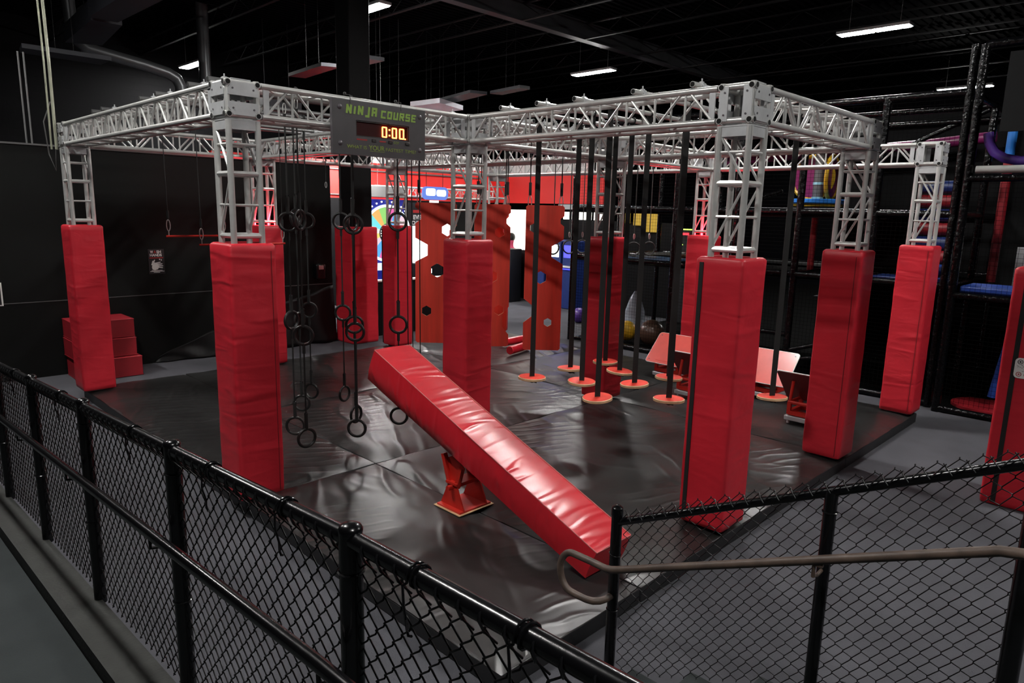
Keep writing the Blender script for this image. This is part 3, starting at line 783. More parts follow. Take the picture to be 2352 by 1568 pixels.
for sx_ in (-.2, .2): s.poly([A_+Vector((sx_, 0, 0))+nr_*.002, (A_+B_)/2+Vector((sx_, 0, 0))+nr_*.002, B_+Vector((sx_, 0, 0))+nr_*.002], .005, 6)
s.tube(A_+Vector((-.2, 0, 0)), A_+Vector((.2, 0, 0)), .005, 6); s.tube(B_+Vector((-.2, 0, 0)), B_+Vector((.2, 0, 0)), .005, 6)
s.build('seam_piping', mat('pale_red_piping', (.55, .12, .12), .5), t)
# stand: base plate, two triangular gussets, upright bracket
b = MB(); Y0 = -1.47
b.box((1.21, Y0, .012), (.36, .30, .02))
for sx_ in (-.13, .13):
    b.prism([(-.15, 0), (.15, 0), (.055, .20), (-.055, .20)], (1.21+sx_-.006, Y0, .022), (0, 1, 0), (0, 0, 1), .012)
    b.prism([(-.055, .0), (.055, .0), (.10, .22), (.10, .24), (-.10, .34), (-.10, .22)], (1.21+sx_*.8-.006, Y0, .19), (0, 1, 0), (0, 0, 1), .012)
    b.box((1.21+sx_*.9, Y0+.09, .34), (.04, .04, .26), Matrix.Rotation(-.35, 3, 'X')); b.box((1.21+sx_*.9, Y0-.07, .30), (.04, .04, .20), Matrix.Rotation(.3, 3, 'X'))
b.tube((1.02, Y0, .20), (1.40, Y0, .20), .022, 12)
b.box((1.21, Y0, .235), (.30, .14, .02)); b.build('pivot_stand', M_redpaint, t)
b = MB(); b.box((1.21, Y0, .004), (.40, .34, .006)); b.build('base_board', M_ply, t)

# ------------------------------------------------------------------ climbing boards
def hexa(cx, cy, r_, sq=1.0): return [(cx+r_*math.cos(PI/6+i*PI/3)*sq, cy+r_*math.sin(PI/6+i*PI/3)) for i in range(6)]
def notch_board(w_, h_, notL, notR, holes, th=.022):
    """outline with semi-hex notches on the sides plus hexagon holes; triangulated with a temporary curve"""
    r_ = .025
    P = []
    def side(sgn, nots, upward):
        out = []
        seq = sorted(nots, key=lambda a: a[0], reverse=not upward)
        for (c, hh, dep) in seq:
            q = [(sgn*w_/2, c-hh), (sgn*(w_/2-dep), c-hh*.45), (sgn*(w_/2-dep), c+hh*.45), (sgn*w_/2, c+hh)]
            out += q if upward else q[::-1]
        return out
    P += [(-w_/2+r_, -h_/2), (w_/2-r_, -h_/2), (w_/2, -h_/2+r_)] + side(1, notR, True) + [(w_/2, h_/2-r_), (w_/2-r_, h_/2), (-w_/2+r_, h_/2), (-w_/2, h_/2-r_)] + side(-1, notL, False) + [(-w_/2, -h_/2+r_)]
    cu = bpy.data.curves.new('tmp', 'CURVE'); cu.dimensions = '2D'; cu.fill_mode = 'BOTH'; cu.extrude = th/2
    for loop in [P]+[hexa(*h) for h in holes]:
        s_ = cu.splines.new('POLY'); s_.points.add(len(loop)-1); s_.use_cyclic_u = True
        for i, (a, b) in enumerate(loop): s_.points[i].co = (a, b, 0, 1)
    ob = bpy.data.objects.new('tmp', cu); C.objects.link(ob); me = bpy.data.meshes.new_from_object(ob)
    C.objects.unlink(ob); bpy.data.objects.remove(ob)
    return me
ROPEX = []
def climbing_board(c, w_, h_, ang, notL, notR, holes, label, ztop=2.61):
    x, y = c; t = thing('climbing_board', label, 'climbing board', (x, y, ztop-h_), 'red hanging climbing boards')
    me = notch_board(w_, h_, notL, notR, holes); u = Vector((math.cos(ang), math.sin(ang), 0)); v = Vector((0, 0, 1)); n = u.cross(v)
    R = Matrix((u, v, n)).transposed()
    for vv in me.vertices: vv.co = R @ vv.co + Vector((0, 0, h_/2))
    me.materials.clear(); me.materials.append(M_redboard); me.materials.append(M_ply)
    for p in me.polygons:
        if abs(p.normal.dot(n)) < .5: p.material_index = 1
    o = bpy.data.objects.new('board', me); C.objects.link(o); o.parent = t
    for s_ in (-1, 1):
        p = Vector((x, y, ztop-.04)) + u*(s_*(w_/2-.05)) - n*.0
        ROPEX.append(p.x)
        q = MB(); q.tube(p+Vector((0,0,.22)), (p.x, p.y, PZ-.02), .008, 6); q.tube(p+Vector((0,0,.17)), p+Vector((0,0,.34)), .020, 8); q.build('rope', M_rope, t)
        k_ = MB(); k_.poly([p+u*(.024*math.sin(a*PI/6))+Vector((0,0,.085+.085*math.cos(a*PI/6))) for a in range(12)], .006, 6, closed=True); k_.build('carabiner', M_steel, t)
    return t
VB = -PI/4
climbing_board((3.56, 1.83), .57, 1.95, VB, [(.80, .11, .08), (.33, .165, .17)], [(.55, .12, .10), (-.80, .17, .12)],
               [(.155, .61, .085), (.02, .05, .10), (-.13, -.52, .075)], 'red climbing board with hexagon holes, left of the padded tower')
climbing_board((4.10, 1.27), .50, 1.98, VB+.12, [(.1, .2, .05)], [(.78, .10, .06), (-.62, .20, .09)], [(.10, .61, .075), (.0, .0, .09), (.11, -.47, .075)],
               'red climbing board with hexagon holes, right behind the padded tower')
climbing_board((4.52, 1.70), .46, 1.86, VB-.1, [], [(.62, .15, .08), (.0, .2, .08)], [(.0, .3, .09)], 'red climbing board half hidden behind the middle one', ztop=2.60)
climbing_board((4.62, .77), .53, 2.02, VB, [(-.45, .17, .12)], [(.80, .07, .05), (.38, .17, .16)], [(-.14, .70, .07), (-.04, .02, .09), (.08, -.61, .062)],
               'red climbing board with hexagon holes, rightmost and alone left of the disc straps')
NTH = ['first', 'second', 'third', 'fourth', 'fifth', 'sixth', 'seventh', 'eighth']
for k, x in enumerate(sorted(ROPEX)):
    pipe((x, -.12, PZ), (x, YA+.14, PZ), f'silver pipe over the climbing boards, {NTH[k]} from the left', M_alu)
# low foam rollers on the floor behind
for i, (x, y, a) in enumerate(((6.78, 3.41, .04), (6.32, 2.85, .23))):
    o = MB().tube((x-.32*math.cos(a), y-.32*math.sin(a), .085), (x+.32*math.cos(a), y+.32*math.sin(a), .085), .075, 16).build('foam_roller', M_pad2, bevel=.01)
    tag(o, ['red foam roller lying beyond the gap between the climbing boards, farther of two', 'red foam roller lying beyond the gap between the climbing boards, nearer of two'][i], 'foam roller', 'red foam rollers')
# small single rings at the back bay
for i, (x, y, a, nm) in enumerate(((5.685, 1.55, -.6, 'leftmost'), (6.078, 1.55, .3, 'second from left'), (6.409, 1.55, -.5, 'third from left'), (6.677, .72, .1, 'fourth from left'), (7.105, .72, .2, 'rightmost'))):
    t = thing('hanging_ring', f'small black ring hanging beyond the disc straps, {nm} of five', 'hanging ring', (x, y, PZ), 'small rings at the far bay')
    MB().ring((x, y, 1.975), (math.cos(a+VA), math.sin(a+VA), 0), (0,0,1), .105, .013, 26, 8).build('ring', M_rubber, t)
    MB().tube((x, y, 2.08), (x, y, PZ), .008, 6).build('strap', M_webbing, t)
    k = MB(); k.poly([(x+.018*math.sin(a_*PI/6), y, 2.17+.045*math.cos(a_*PI/6)) for a_ in range(12)], .005, 6, closed=True); k.build('carabiner', M_steel, t)
pipe((5.0, 1.55, PZ), (7.7, 1.55, PZ), 'silver pipe over the small far rings, farther of two', M_alu)
pipe((5.0, .72, PZ), (7.7, .72, PZ), 'silver pipe over the small far rings, nearer of two', M_alu)

# ------------------------------------------------------------------ tilted step boards
def step(xt, xb, y0, y1, zt, zb, label):
    """board from (xt,zt) top edge to (xb,zb) bottom edge, spanning y0..y1; faces towards the side it leans to"""
    yc = (y0+y1)/2; xm = (xt+xb)/2; sg = 1 if xb > xt else -1
    t = thing('tilted_step', label, 'tilted step', (xm, yc, 0), 'red tilted step boards')
    T = Vector((xt, 0, zt)); B = Vector((xb, 0, zb)); d = (B-T).normalized(); n = Vector((-d.z, 0, d.x))
    if n.z < 0: n = -n
    L = (B-T).length; w_ = y1-y0
    u = Vector((0, 1, 0)); o = Vector((0, yc, 0))
    mid = (T+B)/2+o
    R = Matrix((u, d, n)).transposed()
    P = rrect(w_, L, .04)
    def board(z_, th, nm, m):
        V = [mid + R @ Vector((a, b, z_)) for a, b in P] + [mid + R @ Vector((a, b, z_+th)) for a, b in P]; k = len(P)
        cr = u.cross(d).dot(n)
        F = [tuple(range(k-1, -1, -1)), tuple(range(k, 2*k))] + [(i, (i+1) % k, k+(i+1) % k, k+i) for i in range(k)]
        return MB().add(V, F).build(nm, m, t, smooth=0)
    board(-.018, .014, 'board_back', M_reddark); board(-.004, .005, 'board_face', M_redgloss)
    # pale rim and corner screws
    rim = MB(); rim.poly([mid + R @ Vector((a, b, -.006)) for a, b in P], .0075, 6, closed=True); rim.build('board_rim', M_print_w, t)
    sc = MB()
    for a in (-1, 1):
        for b in (-1, 1): c = mid + R @ Vector((a*(w_/2-.05), b*(L/2-.05), .001)); sc.tube(c, c+n*.004, .010, 8)
    sc.build('screw', M_bolt, t)
    # tube frame standing behind (under the high edge)
    fx0, fx1 = (xt+.04*sg, xb-.02*sg); f_ = MB(); zf = .12
    a0, a1 = yc-.19, yc+.19; hh = min(zb+.02, .34)
    xa, xb_ = min(xt, xb)+.05, max(xt, xb)+.0
    for (xx) in (xa, xb_):
        for yy in (a0, a1): f_.box((xx, yy, (zf+hh)/2), (.045, .045, hh-zf))
        f_.tube((xx, a0-.02, hh), (xx, a1+.02, hh), .024, 10)
        f_.box((xx, yc, zf+.02), (.05, .40, .05))
    for yy in (a0, a1):
        f_.tube((xa, yy, hh), (xb_, yy, hh), .022, 8)
        f_.box(((xa+xb_)/2, yy, zf+.02), (xb_-xa, .05, .05))
        hx = xt+(xb-xt)*.25; hz = zt+(zb-zt)*.25-.03
        f_.tube((xa if sg > 0 else xb_, yy, hh), (hx, yy, hz), .020, 8)
    f_.build('stand_frame', M_redpaint, t)
    pl = MB(); pl.box(((xa+xb_)/2, yc, .075), (xb_-xa+.09, .46, .055)); 
    for yy in (a0, a1):
        for xx in (xa, xb_): pl.tube((xx, yy, .0), (xx, yy, .05), .02, 8)
    pl.build('base_plate', M_aluplate, t, bevel=.006)
    return t
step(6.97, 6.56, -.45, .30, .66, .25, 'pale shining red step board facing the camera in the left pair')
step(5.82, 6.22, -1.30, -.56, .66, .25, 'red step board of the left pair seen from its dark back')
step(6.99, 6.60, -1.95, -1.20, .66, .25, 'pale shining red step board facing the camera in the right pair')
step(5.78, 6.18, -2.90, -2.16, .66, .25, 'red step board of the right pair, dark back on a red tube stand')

# ------------------------------------------------------------------ ramp, curb, stair
def ztop(y):
    return 1.731 - .0795*(y+4.334) if y > -4.334 else 1.731 - .045*(y+4.334)
def zbase(y): return ztop(y) - 1.07
def wedge(x0, x1, ys, zf, name, m, label, zlow=FZ):
    V = []; F = []; n = len(ys)
    for y in ys: V += [(x0, y, zf(y)), (x1, y, zf(y)), (x1, y, zlow), (x0, y, zlow)]
    for i in range(n-1):
        a, b = 4*i, 4*i+4
        F += [(a, a+1, b+1, b), (a+1, a+2, b+2, b+1), (a+3, a, b, b+3), (a+2, a+3, b+3, b+2)]
    F += [(3, 2, 1, 0), (4*n-4, 4*n-3, 4*n-2, 4*n-1)]
    return struct(MB().add(V, F).build(name, m, smooth=0), label)
YS = [-10, -4.334, 0, 3.0, 5.0]
wedge(-5.0, -1.88, YS, lambda y: max(zbase(y)-.06, FZ+.02), 'ramp_floor', M_ramp, 'grey green carpeted ramp the photo is taken from')
wedge(-1.875, -1.70, YS, lambda y: max(zbase(y)+.02, FZ+.06), 'ramp_curb', M_conc, 'concrete curb along the ramp fence')
for i in range(5):
    slab('stair_step', (-1.69, -3.80-.36*(i+1) if i < 4 else -7.0, FZ), (.42, -3.80-.36*i, FZ+.17*(i+1)), M_ramp, 'carpeted stair step')

# ------------------------------------------------------------------ chain link
def chainlink(mb, o, du, zf0, hgt, L, p=.035, r=.0027, ext=0.0, seed=1):
    """o: start point on the ground line, du: unit horizontal direction, zf0(s): height of lower edge, woven zigzag wires"""
    o, du = Vector(o), Vector(du); nn = Vector((du.y, -du.x, 0)); rnd = random.Random(seed)
    cols = int(L/p); rows = int(hgt/p)
    for k in range(cols):
        pts = []
        for j in range(rows+1):
            a = k*p + (p if (j+k) % 2 else 0)
            jit = (rnd.random()-.5)*.003; z = zf0(a) + j*p; off = nn*(.004 if (j+k) % 2 else -.004)
            pts.append(o + du*(a+jit) + off + Vector((0, 0, z-.0045)))
            pts.append(o + du*(a+jit) - off*.6 + Vector((0, 0, z+.0045)))
        mb.poly(pts, r, 5)
PX = -1.70
t = thing('chain_link_fence', 'long black chain link fence with handrail sloping along the ramp at the left', 'fence', (PX, -1.9, .5))
ys = [-5.55, -4.334, -3.118, -1.904, -.747, .45, 1.65, 2.85]
for y in ys:
    zt = ztop(y)
    q = MB(); q.tube((PX, y, zbase(y)+.0), (PX, y, zt+.015), .030, 14)
    q.lathe([(.0315, 0), (.0315, .006), (.027, .014), (.016, .020), (.004, .022)], (PX, y, zt+.008), 14)
    q.ring((PX, y, zt-.10), (1,0,0), (0,1,0), .032, .004, 14, 5); q.ring((PX, y, zt-.62), (1,0,0), (0,1,0), .032, .004, 14, 5)
    q.build('post', M_blk_gloss, t)
q = MB(); q.poly([(PX, y, ztop(y)-.012) for y in (-6.2, -4.334, 2.9)], .0235, 14); q.build('top_rail', M_blk_gloss, t)
q = MB(); HX = -1.80
q.poly([(HX, y, ztop(y)-.31) for y in (-6.2, -4.334, .75)] + [(HX, .95, ztop(.95)-.33), (HX+.0, 1.02, ztop(1)-.40), (HX+.05, 1.02, ztop(1)-.52)], .0195, 14)
for y in (-4.334, -3.118, -1.904, -.747, .45):
    q.poly([(HX, y, ztop(y)-.325), (HX+.0, y, ztop(y)-.37), (PX-.0, y, ztop(y)-.39)], .007, 6)
q.build('handrail', M_blk_gloss, t)
q = MB(); chainlink(q, (PX+.012, -6.0, 0), (0, 1, 0), lambda s: zbase(-6.0+s)+.03, 1.02, 8.8)
rnd = random.Random(5); y = -5.9
while y < 2.8:                      # the woven ends hook over the rail
    z = ztop(y)-.012; d = .010*(rnd.random()-.5)
    q.poly([(PX+.010, y, z-.062), (PX-.020, y+.008+d, z-.026), (PX-.0262, y+.014+d, z-.004), (PX-.022, y+.017+d, z+.012), (PX-.025, y+.021+d, z-.004), (PX+.008, y+.036, z-.055)], .0027, 5)
    y += .070
q.build('chain_mesh', M_wire, t, smooth=1.5)
for y in (-4.95, -4.62, -4.02, -3.5, -2.7, -1.5, -.3):       # twisted tie wires
    z = ztop(y)-.012; q = MB()
    q.poly([(PX, y+.010*math.sin(a*.25), z) if False else (PX+.0275*math.cos(a*PI/6), y+.0012*a, z+.0275*math.sin(a*PI/6)) for a in range(20)] + [(PX-.03, y+.03, z-.02), (PX-.035, y+.02, z-.06), (PX-.018, y+.035, z-.11), (PX-.024, y+.022, z-.13), (PX-.015, y+.03, z-.15), (PX-.02, y+.012, z-.14)], .0034, 6)
    q.build('tie_wire', M_blk_gloss, t)

# stair fence on the right
FX = .35
def zr(y): return .894 - .478*(y+3.713)
t = thing('chain_link_fence', 'black chain link fence with brown handrail rising along the stair at the lower right', 'fence', (FX, -4.6, .2))
for y, zb_, zt_, r_ in ((-3.69, FZ, .955, .030), (-4.771, .36, zr(-4.771), .027), (-5.45, .70, zr(-5.45)+.03, .034)):
    q = MB(); q.tube((FX, y, zb_), (FX, y, zt_), r_, 14)
    if y > -4: q.lathe([(.033, -.03), (.033, .0), (.030, .014), (.016, .026), (.004, .028)], (FX, y, zt_), 16); q.ring((FX, y, .70), (1,0,0), (0,1,.2), .032, .003, 14, 5); q.ring((FX, y, .37), (1,0,0), (0,1,0), .032, .003, 14, 5)
    else: q.ring((FX, y, zt_-.09), (1,0,0), (0,1,0), r_+.002, .004, 14, 5)
    q.build('post', M_blk_gloss, t)
MB().poly([(FX, -3.70, zr(-3.70)), (FX, -5.6, zr(-5.6))], .0215, 14).build('top_rail', M_blk_gloss, t)
q = MB(); chainlink(q, (FX+.012, -3.73, 0), (0, -1, 0), lambda s: -.02+.478*s, .985, 1.72, r=.0023, seed=3)
for i in range(25):                 # twisted ends standing up over the rail
    y = -3.762-.070*i; z = zr(y)
    q.poly([(FX-.022, y+.035, z-.01), (FX-.024, y+.02, z+.014), (FX-.010, y, z+.043), (FX-.016, y-.005, z+.050)], .0028, 5); q.poly([(FX-.022, y-.030, z+.012), (FX-.018, y-.012, z+.030), (FX-.010, y, z+.042), (FX-.006, y+.006, z+.048)], .0028, 5)
q.build('chain_mesh', M_wire, t, smooth=1.5)
hr = [(.21, -5.62, 1.43), (.21, -5.45, 1.428), (.21, -5.385, 1.415)]
hr += [(.21, -3.84, .718), (.21, -3.80, .700), (.21, -3.765, .687), (.21, -3.73, .681), (.21, -3.62, .683), (.21, -3.51, .681)]
for i in range(17):
    a = PI/2 - PI*(i+1)/18
    hr.append((.21, -3.51+.088*math.cos(a), .565+.116*math.sin(a)))
hr += [(.21, -3.55, .448), (.213, -3.61, .448), (.225, -3.65, .449), (.25, -3.675, .451), (.29, -3.688, .453), (.33, -3.69, .455)]
MB().poly(hr, .0195, 14).build('handrail', M_rust, t, label='worn brown handrail with a looped lower end')
q = MB(); q.poly([(.21, -4.78, 1.128), (.21, -4.78, 1.07), (.27, -4.775, 1.05), (.34, -4.771, 1.05)], .008, 8); q.box((.21, -4.78, 1.128), (.02, .07, .012)); q.build('handrail_bracket', M_rust, t)

# ------------------------------------------------------------------ left side bits
def block(x0, x1, y0, y1, z0, z1, label):
    t = thing('foam_block', label, 'foam block', ((x0+x1)/2, (y0+y1)/2, z0), 'stacked red foam blocks')
    MB().bb((x0, y0, z0+.002), (x1, y1, z1-.002)).build('block_cover', M_redblock, t, bevel=.012)
    q = MB()
    for z in (z0+.012, z1-.012): q.poly([(x0, y0, z), (x1, y0, z), (x1, y1, z), (x0, y1, z)], .006, 6, closed=True)
    q.build('seam_piping', M_redblock, t)
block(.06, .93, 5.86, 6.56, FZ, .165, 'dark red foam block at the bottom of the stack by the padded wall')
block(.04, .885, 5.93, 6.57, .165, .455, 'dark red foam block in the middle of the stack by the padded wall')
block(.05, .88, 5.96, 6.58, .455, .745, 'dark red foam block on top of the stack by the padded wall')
# draped tarp along the wall foot
V = []; F = []; nx, nz = 40, 14
for j in range(nz+1):
    for i in range(nx+1):
        x = 1.35+3.43*i/nx; b = j/nz
        hgt = .03 + 1.08*(i/nx)**.8 + .012*math.sin(i*.7)
        y = 6.60 - (1-b)**1.6*(.16+.05*math.sin(i*.55))*min(1, i/12) - .03*math.sin(i*.9+b*5)*(1-b)
        V.append((x, min(y, 6.607), FZ+.012+hgt*b))
for j in range(nz):
    for i in range(nx): a = j*(nx+1)+i; F.append((a, a+1, a+nx+2, a+nx+1))
o = MB().add(V, F).build('draped_tarp', M_tarp, smooth=1.5)
sol = o.modifiers.new('thick', 'SOLIDIFY'); sol.thickness = .006
tag(o, 'crumpled black tarp draped along the foot of the padded wall', 'tarp')
# wash hands poster
WY = 6.617; x0, x1, z0, z1 = 1.362, 1.612, 1.352, 1.762; cx_ = (x0+x1)/2
t = thing('wash_hands_poster', 'small black WASH HANDS poster with white hands on the padded wall', 'poster', (cx_, WY, z0))
MB().bb((x0, WY-.006, z0), (x1, WY, z1)).build('poster_sheet', M_print_k, t, smooth=0)
yy = WY-.007
text('poster_lettering', 'W', .062, (1.418, yy, 1.715), ux, uz, M_print_w, t, bold=.002, width=.048)
text('poster_lettering', 'A', .062, (1.468, yy, 1.715), ux, uz, M_print_r, t, bold=.002, width=.042)
text('poster_lettering', 'SH', .062, (1.530, yy, 1.715), ux, uz, M_print_w, t, bold=.002, width=.070)
text('poster_lettering', 'HANDS', .058, (1.480, yy, 1.662), ux, uz, M_print_w, t, bold=.002, width=.185)
q = MB(); q.bb((1.38, yy-.0015, 1.612), (1.59, yy, 1.626)); q.build('poster_red_line', M_print_r, t, smooth=0)
q = MB()
pal = [(-.055, -.07), (-.02, -.085), (.03, -.07), (.055, -.03), (.02, .03), (-.02, .045), (-.045, .02), (-.062, -.03)]
q.prism(pal, (1.470, yy, 1.50), ux, uz, .0015)
for i, (a, b, L_, an) in enumerate(((-.01, .028, .085, .20), (.015, .012, .085, .05), (.03, -.010, .08, -.08), (.035, -.034, .07, -.2), (-.045, .015, .075, 1.15), (-.06, .0, .07, 1.3))):
    d = Vector((math.cos(an), math.sin(an))); n = Vector((-d.y, d.x))*.0105; A = Vector((a, b)); B = A+d*L_
    q.prism([tuple(A-n), tuple(B-n*.7), tuple(B+d*.008), tuple(B+n*.7), tuple(A+n)], (1.470, yy, 1.50), ux, uz, .0016)
for a, b in ((1.535, 1.592), (1.562, 1.582)): q.prism([(-.010, -.004), (0, -.012), (.010, -.004), (.006, .004), (0, .016), (-.006, .004)], (a, yy, b), ux, uz, .0015)
for a, b, w_ in ((1.40, 1.410, .17), (1.378, 1.395, .22), (1.43, 1.380, .10)): q.bb((a, yy-.001, b-.004), (a+w_, yy, b+.004))
q.build('poster_print', M_print_w, t, smooth=0)
# framed notice cut by the left edge
t = thing('framed_notice', 'white framed notice cut off by the left edge of the photo', 'notice', (-.9, WY, .99))
MB().bb((-1.15, WY-.012, .985), (-.655, WY, 1.325)).build('frame', M_print_w, t, smooth=0)
MB().bb((-1.13, WY-.014, 1.0), (-.675, WY-.004, 1.31)).build('notice_sheet', M_print_k, t, smooth=0)
# sanitiser dispenser
t = thing('wall_dispenser', 'small glossy black dispenser on the padded wall right of the ring cluster', 'dispenser', (4.45, 6.55, 1.12))
q = MB(); q.bb((4.35, 6.47, 1.12), (4.55, 6.618, 1.42)); q.build('dispenser_body', M_blk_gloss, t, bevel=.03)
MB().bb((4.40, 6.462, 1.31), (4.50, 6.475, 1.39)).build('dispenser_window', M_steel, t, bevel=.004)
# conduits above the corner tower and on the back wall
for i, (x, y, r_) in enumerate(((-.20, 4.82, .016), (-.175, 4.90, .013), (-.235, 4.90, .011))):
    t = thing('conduit', ['pale conduit rising from the left corner tower to the roof, thickest of the bundle', 'pale conduit rising from the left corner tower to the roof, middle of the bundle', 'pale conduit rising from the left corner tower to the roof, thinnest of the bundle'][i], 'conduit', (x, y, 3.2), 'conduits at the left corner tower')
    MB().poly([(x, y, 3.16), (x+.004, y, 4.2), (x-.006, y, 5.4), (x, y, CEIL)], r_, 8).build('conduit_pipe', M_dirtyellow, t)
q = MB(); q.poly([(-.19, 4.95, 3.75), (-.28, 4.97, 3.5), (-.25, 4.99, 3.1), (-.19, 4.98, 2.9), (-.17, 4.96, 3.3)], .007, 6); tag(q.build('loose_cable', M_trimgrey), 'loose grey cable looping beside the left corner tower', 'cable')
for x, nm in ((-.05, 'left of a pair'), (.02, 'right of a pair')):
    q = MB(); q.tube((x, 7.2, FZ), (x, 7.2, 4.68), .012, 8); tag(q.build('wall_conduit', M_trimgrey), f'thin grey conduit behind the padded wall, {nm}', 'conduit', 'thin wall conduits')

# ------------------------------------------------------------------ roof ducts
def duct(poly, z, h, label, m=M_duct):
    cx0 = sum(p[0] for p in poly)/len(poly); cy0 = sum(p[1] for p in poly)/len(poly)
    t = thing('air_duct', label, 'air duct', (cx0, cy0, z), 'rectangular air ducts')
    MB().prism(poly, (0, 0, z), (1, 0, 0), (0, 1, 0), h).build('duct_body', m, t, smooth=0)
    for k_ in (-.15, .15): MB().tube((cx0+k_, cy0, z+h), (cx0+k_, cy0, CEIL), .006, 5).build('hanger_rod', M_joist, t)
duct([(1.48, 6.9), (2.02, 6.9), (1.98, 9.28), (1.50, 9.28)], 5.8, .35, 'grey air duct section at the upper left, nearer piece')
duct([(1.56, 9.36), (2.08, 9.36), (2.34, 11.6), (1.72, 11.9)], 5.78, .35, 'grey air duct section at the upper left, farther piece')
duct([(.55, 9.9), (1.99, 9.85), (1.98, 10.5), (.62, 10.45)], 5.2, .08, 'dark air duct crossing towards the left conduits')
duct([(5.4, 7.9), (5.75, 7.75), (5.92, 9.5), (5.55, 9.6)], 5.4, .07, 'pale flap of air duct left of the building column')
duct([(5.5, 6.55), (5.97, 6.45), (5.98, 7.25), (5.6, 7.6)], 5.4, .07, 'pale piece of air duct right of the building column')
duct([(9.55, 7.9), (10.0, 7.75), (10.45, 9.7), (10.0, 9.9)], 5.4, .07, 'grey air duct above the inner corner tower, left piece')
duct([(9.8, 6.4), (10.1, 6.36), (10.28, 7.5), (9.95, 7.6)], 5.4, .07, 'grey air duct above the inner corner tower, right piece')
duct([(9.2, 9.9), (9.27, 8.75), (10.5, 9.25), (10.45, 10.7)], 5.2, .12, 'wide pale panel hung below the roof behind the timer sign', M_ductlight)
q = MB(); q.poly([(1.9, 12.2, CEIL), (1.95, 12.2, 6.0), (2.2, 12.2, 5.78), (3.34, 12.2, 5.62), (3.86, 12.2, 5.52), (4.06, 12.2, 5.42), (4.14, 12.2, 5.26), (4.15, 12.2, 4.2)], .13, 18)
tag(q.build('round_duct', M_pipealu), 'round silver duct bending down the block wall under the small lamp', 'air duct')
q = MB(); q.tube((4.9, 12.6, CEIL), (4.9, 12.6, 4.6), .14, 16); tag(q.build('round_duct', M_pipealu), 'short vertical silver duct under the small lamp', 'air duct')
q = MB(); q.bb((6.3, 12.4, 4.7), (7.4, 12.995, 5.6)); q.tube((6.5, 12.7, 5.6), (6.5, 12.7, CEIL), .01, 5); q.tube((7.2, 12.7, 5.6), (7.2, 12.7, CEIL), .01, 5); o = q.build('air_handler', M_duct, bevel=.02); tag(o, 'grey air handling box hung high before the block wall', 'air handler')

# ------------------------------------------------------------------ arcade beyond the half wall
AY = 11.0; AX = 13.0
slab('wall_arcade', (5.2, AY+.02, FZ), (AX, AY+.2, 2.76), M_black)
slab('wall_arcade_side', (AX+.02, 3.9, FZ), (AX+.2, AY, 2.30), M_black)
slab('wall_red', (4.3, AY+.02, 2.76), (AX, AY+.2, 3.74), M_redwall, 'bright red upper wall of the arcade')
slab('wall_red_side', (AX+.02, 6.25, 2.76), (AX+.2, AY, 3.66), M_redwall, 'bright red upper wall turning to the side')
slab('wall_white', (8.5, AY+.02, 3.74), (AX, AY+.2, 4.15), M_white, 'white strip of wall above the red')
slab('wall_white_side', (AX+.02, 6.9, 3.66), (AX+.2, AY, 4.1), M_white)
for i, z in enumerate((3.50, 2.84)):
    struct(MB().bb((4.3, AY-.03, z), (AX, AY+.02, z+.03)).build('trim_4' if i == 0 else 'trim_5', M_trimgrey, smooth=0))
# small far truss in front of the red wall
L0 = make_span(4.4); L0.location = (8.3, 10.4, 3.347-.37); L0['label'] = 'small distant truss span hung along the red arcade wall'
for k_ in (.6, 3.8): MB().tube((8.3+k_, 10.4, 3.12), (8.3+k_, 10.4, CEIL), .006, 5).build('hanger_wire', M_joist, L0)
# prize wheel cabinet
wx, wz, wr = 8.93, 1.82, .72
t = thing('prize_wheel', 'lit multicoloured prize wheel game beyond the low wall', 'arcade game', (wx, AY-.4, FZ))
MB().bb((wx-.95, AY-.35, FZ), (wx+.62, AY-.02, 2.75)).build('cabinet', mat('deep_blue_panel', (.01, .015, .16), .4, emit=(.01, .015, .25), estr=.5), t, bevel=.03)
cols = [(1, .85, .2), (1, .15, .5), (.2, .9, .95), (.95, .7, .8), (.35, .8, .2), (1, .95, .9), (.1, .5, 1), (1, .55, .15)]
segs = [glow(f'wheel_colour_{"abcdefgh"[i]}', c, .95) for i, c in enumerate(cols)]
for i in range(16):
    a0, a1 = 2*PI*i/16, 2*PI*(i+1)/16
    P = [(.26*math.cos(a0), .26*math.sin(a0)), (wr*math.cos(a0), wr*math.sin(a0)), (wr*math.cos((a0+a1)/2), wr*math.sin((a0+a1)/2)), (wr*math.cos(a1), wr*math.sin(a1)), (.26*math.cos(a1), .26*math.sin(a1))]
    MB().prism(P, (wx, AY-.36, wz), ux, uz, .02).build('wheel_segment', segs[(i*3) % 8], t, smooth=0)
MB().ring((wx, AY-.38, wz), ux, uz, wr+.04, .035, 48, 8).build('wheel_rim', glow('white_glow', (.8, .95, 1), 2.5), t)
q = MB(); q.lathe([(.27, 0), (.27, -.05), (.20, -.06)], (wx, AY-.37, wz), 28, 'y'); q.build('wheel_hub', M_print_k, t)
q = MB()
for i in range(22): a = 2*PI*i/22; q.ball((wx+.235*math.cos(a), AY-.425, wz+.235*math.sin(a)), .018, 8, 5)
for i in range(9): a = PI*.25+PI*.5*i/8; q.ball((wx+.88*math.cos(a), AY-.37, wz+.88*math.sin(a)), .025, 8, 5)
q.build('bulb', glow('bulb_glow', (1, .95, .9), 3), t)
q = MB(); q.bb((wx-.12, AY-.44, wz-.06), (wx+.12, AY-.42, wz-.02)); q.bb((wx-.12, AY-.44, wz+.02), (wx+.12, AY-.42, wz+.06)); q.build('hub_print', M_yellow, t)
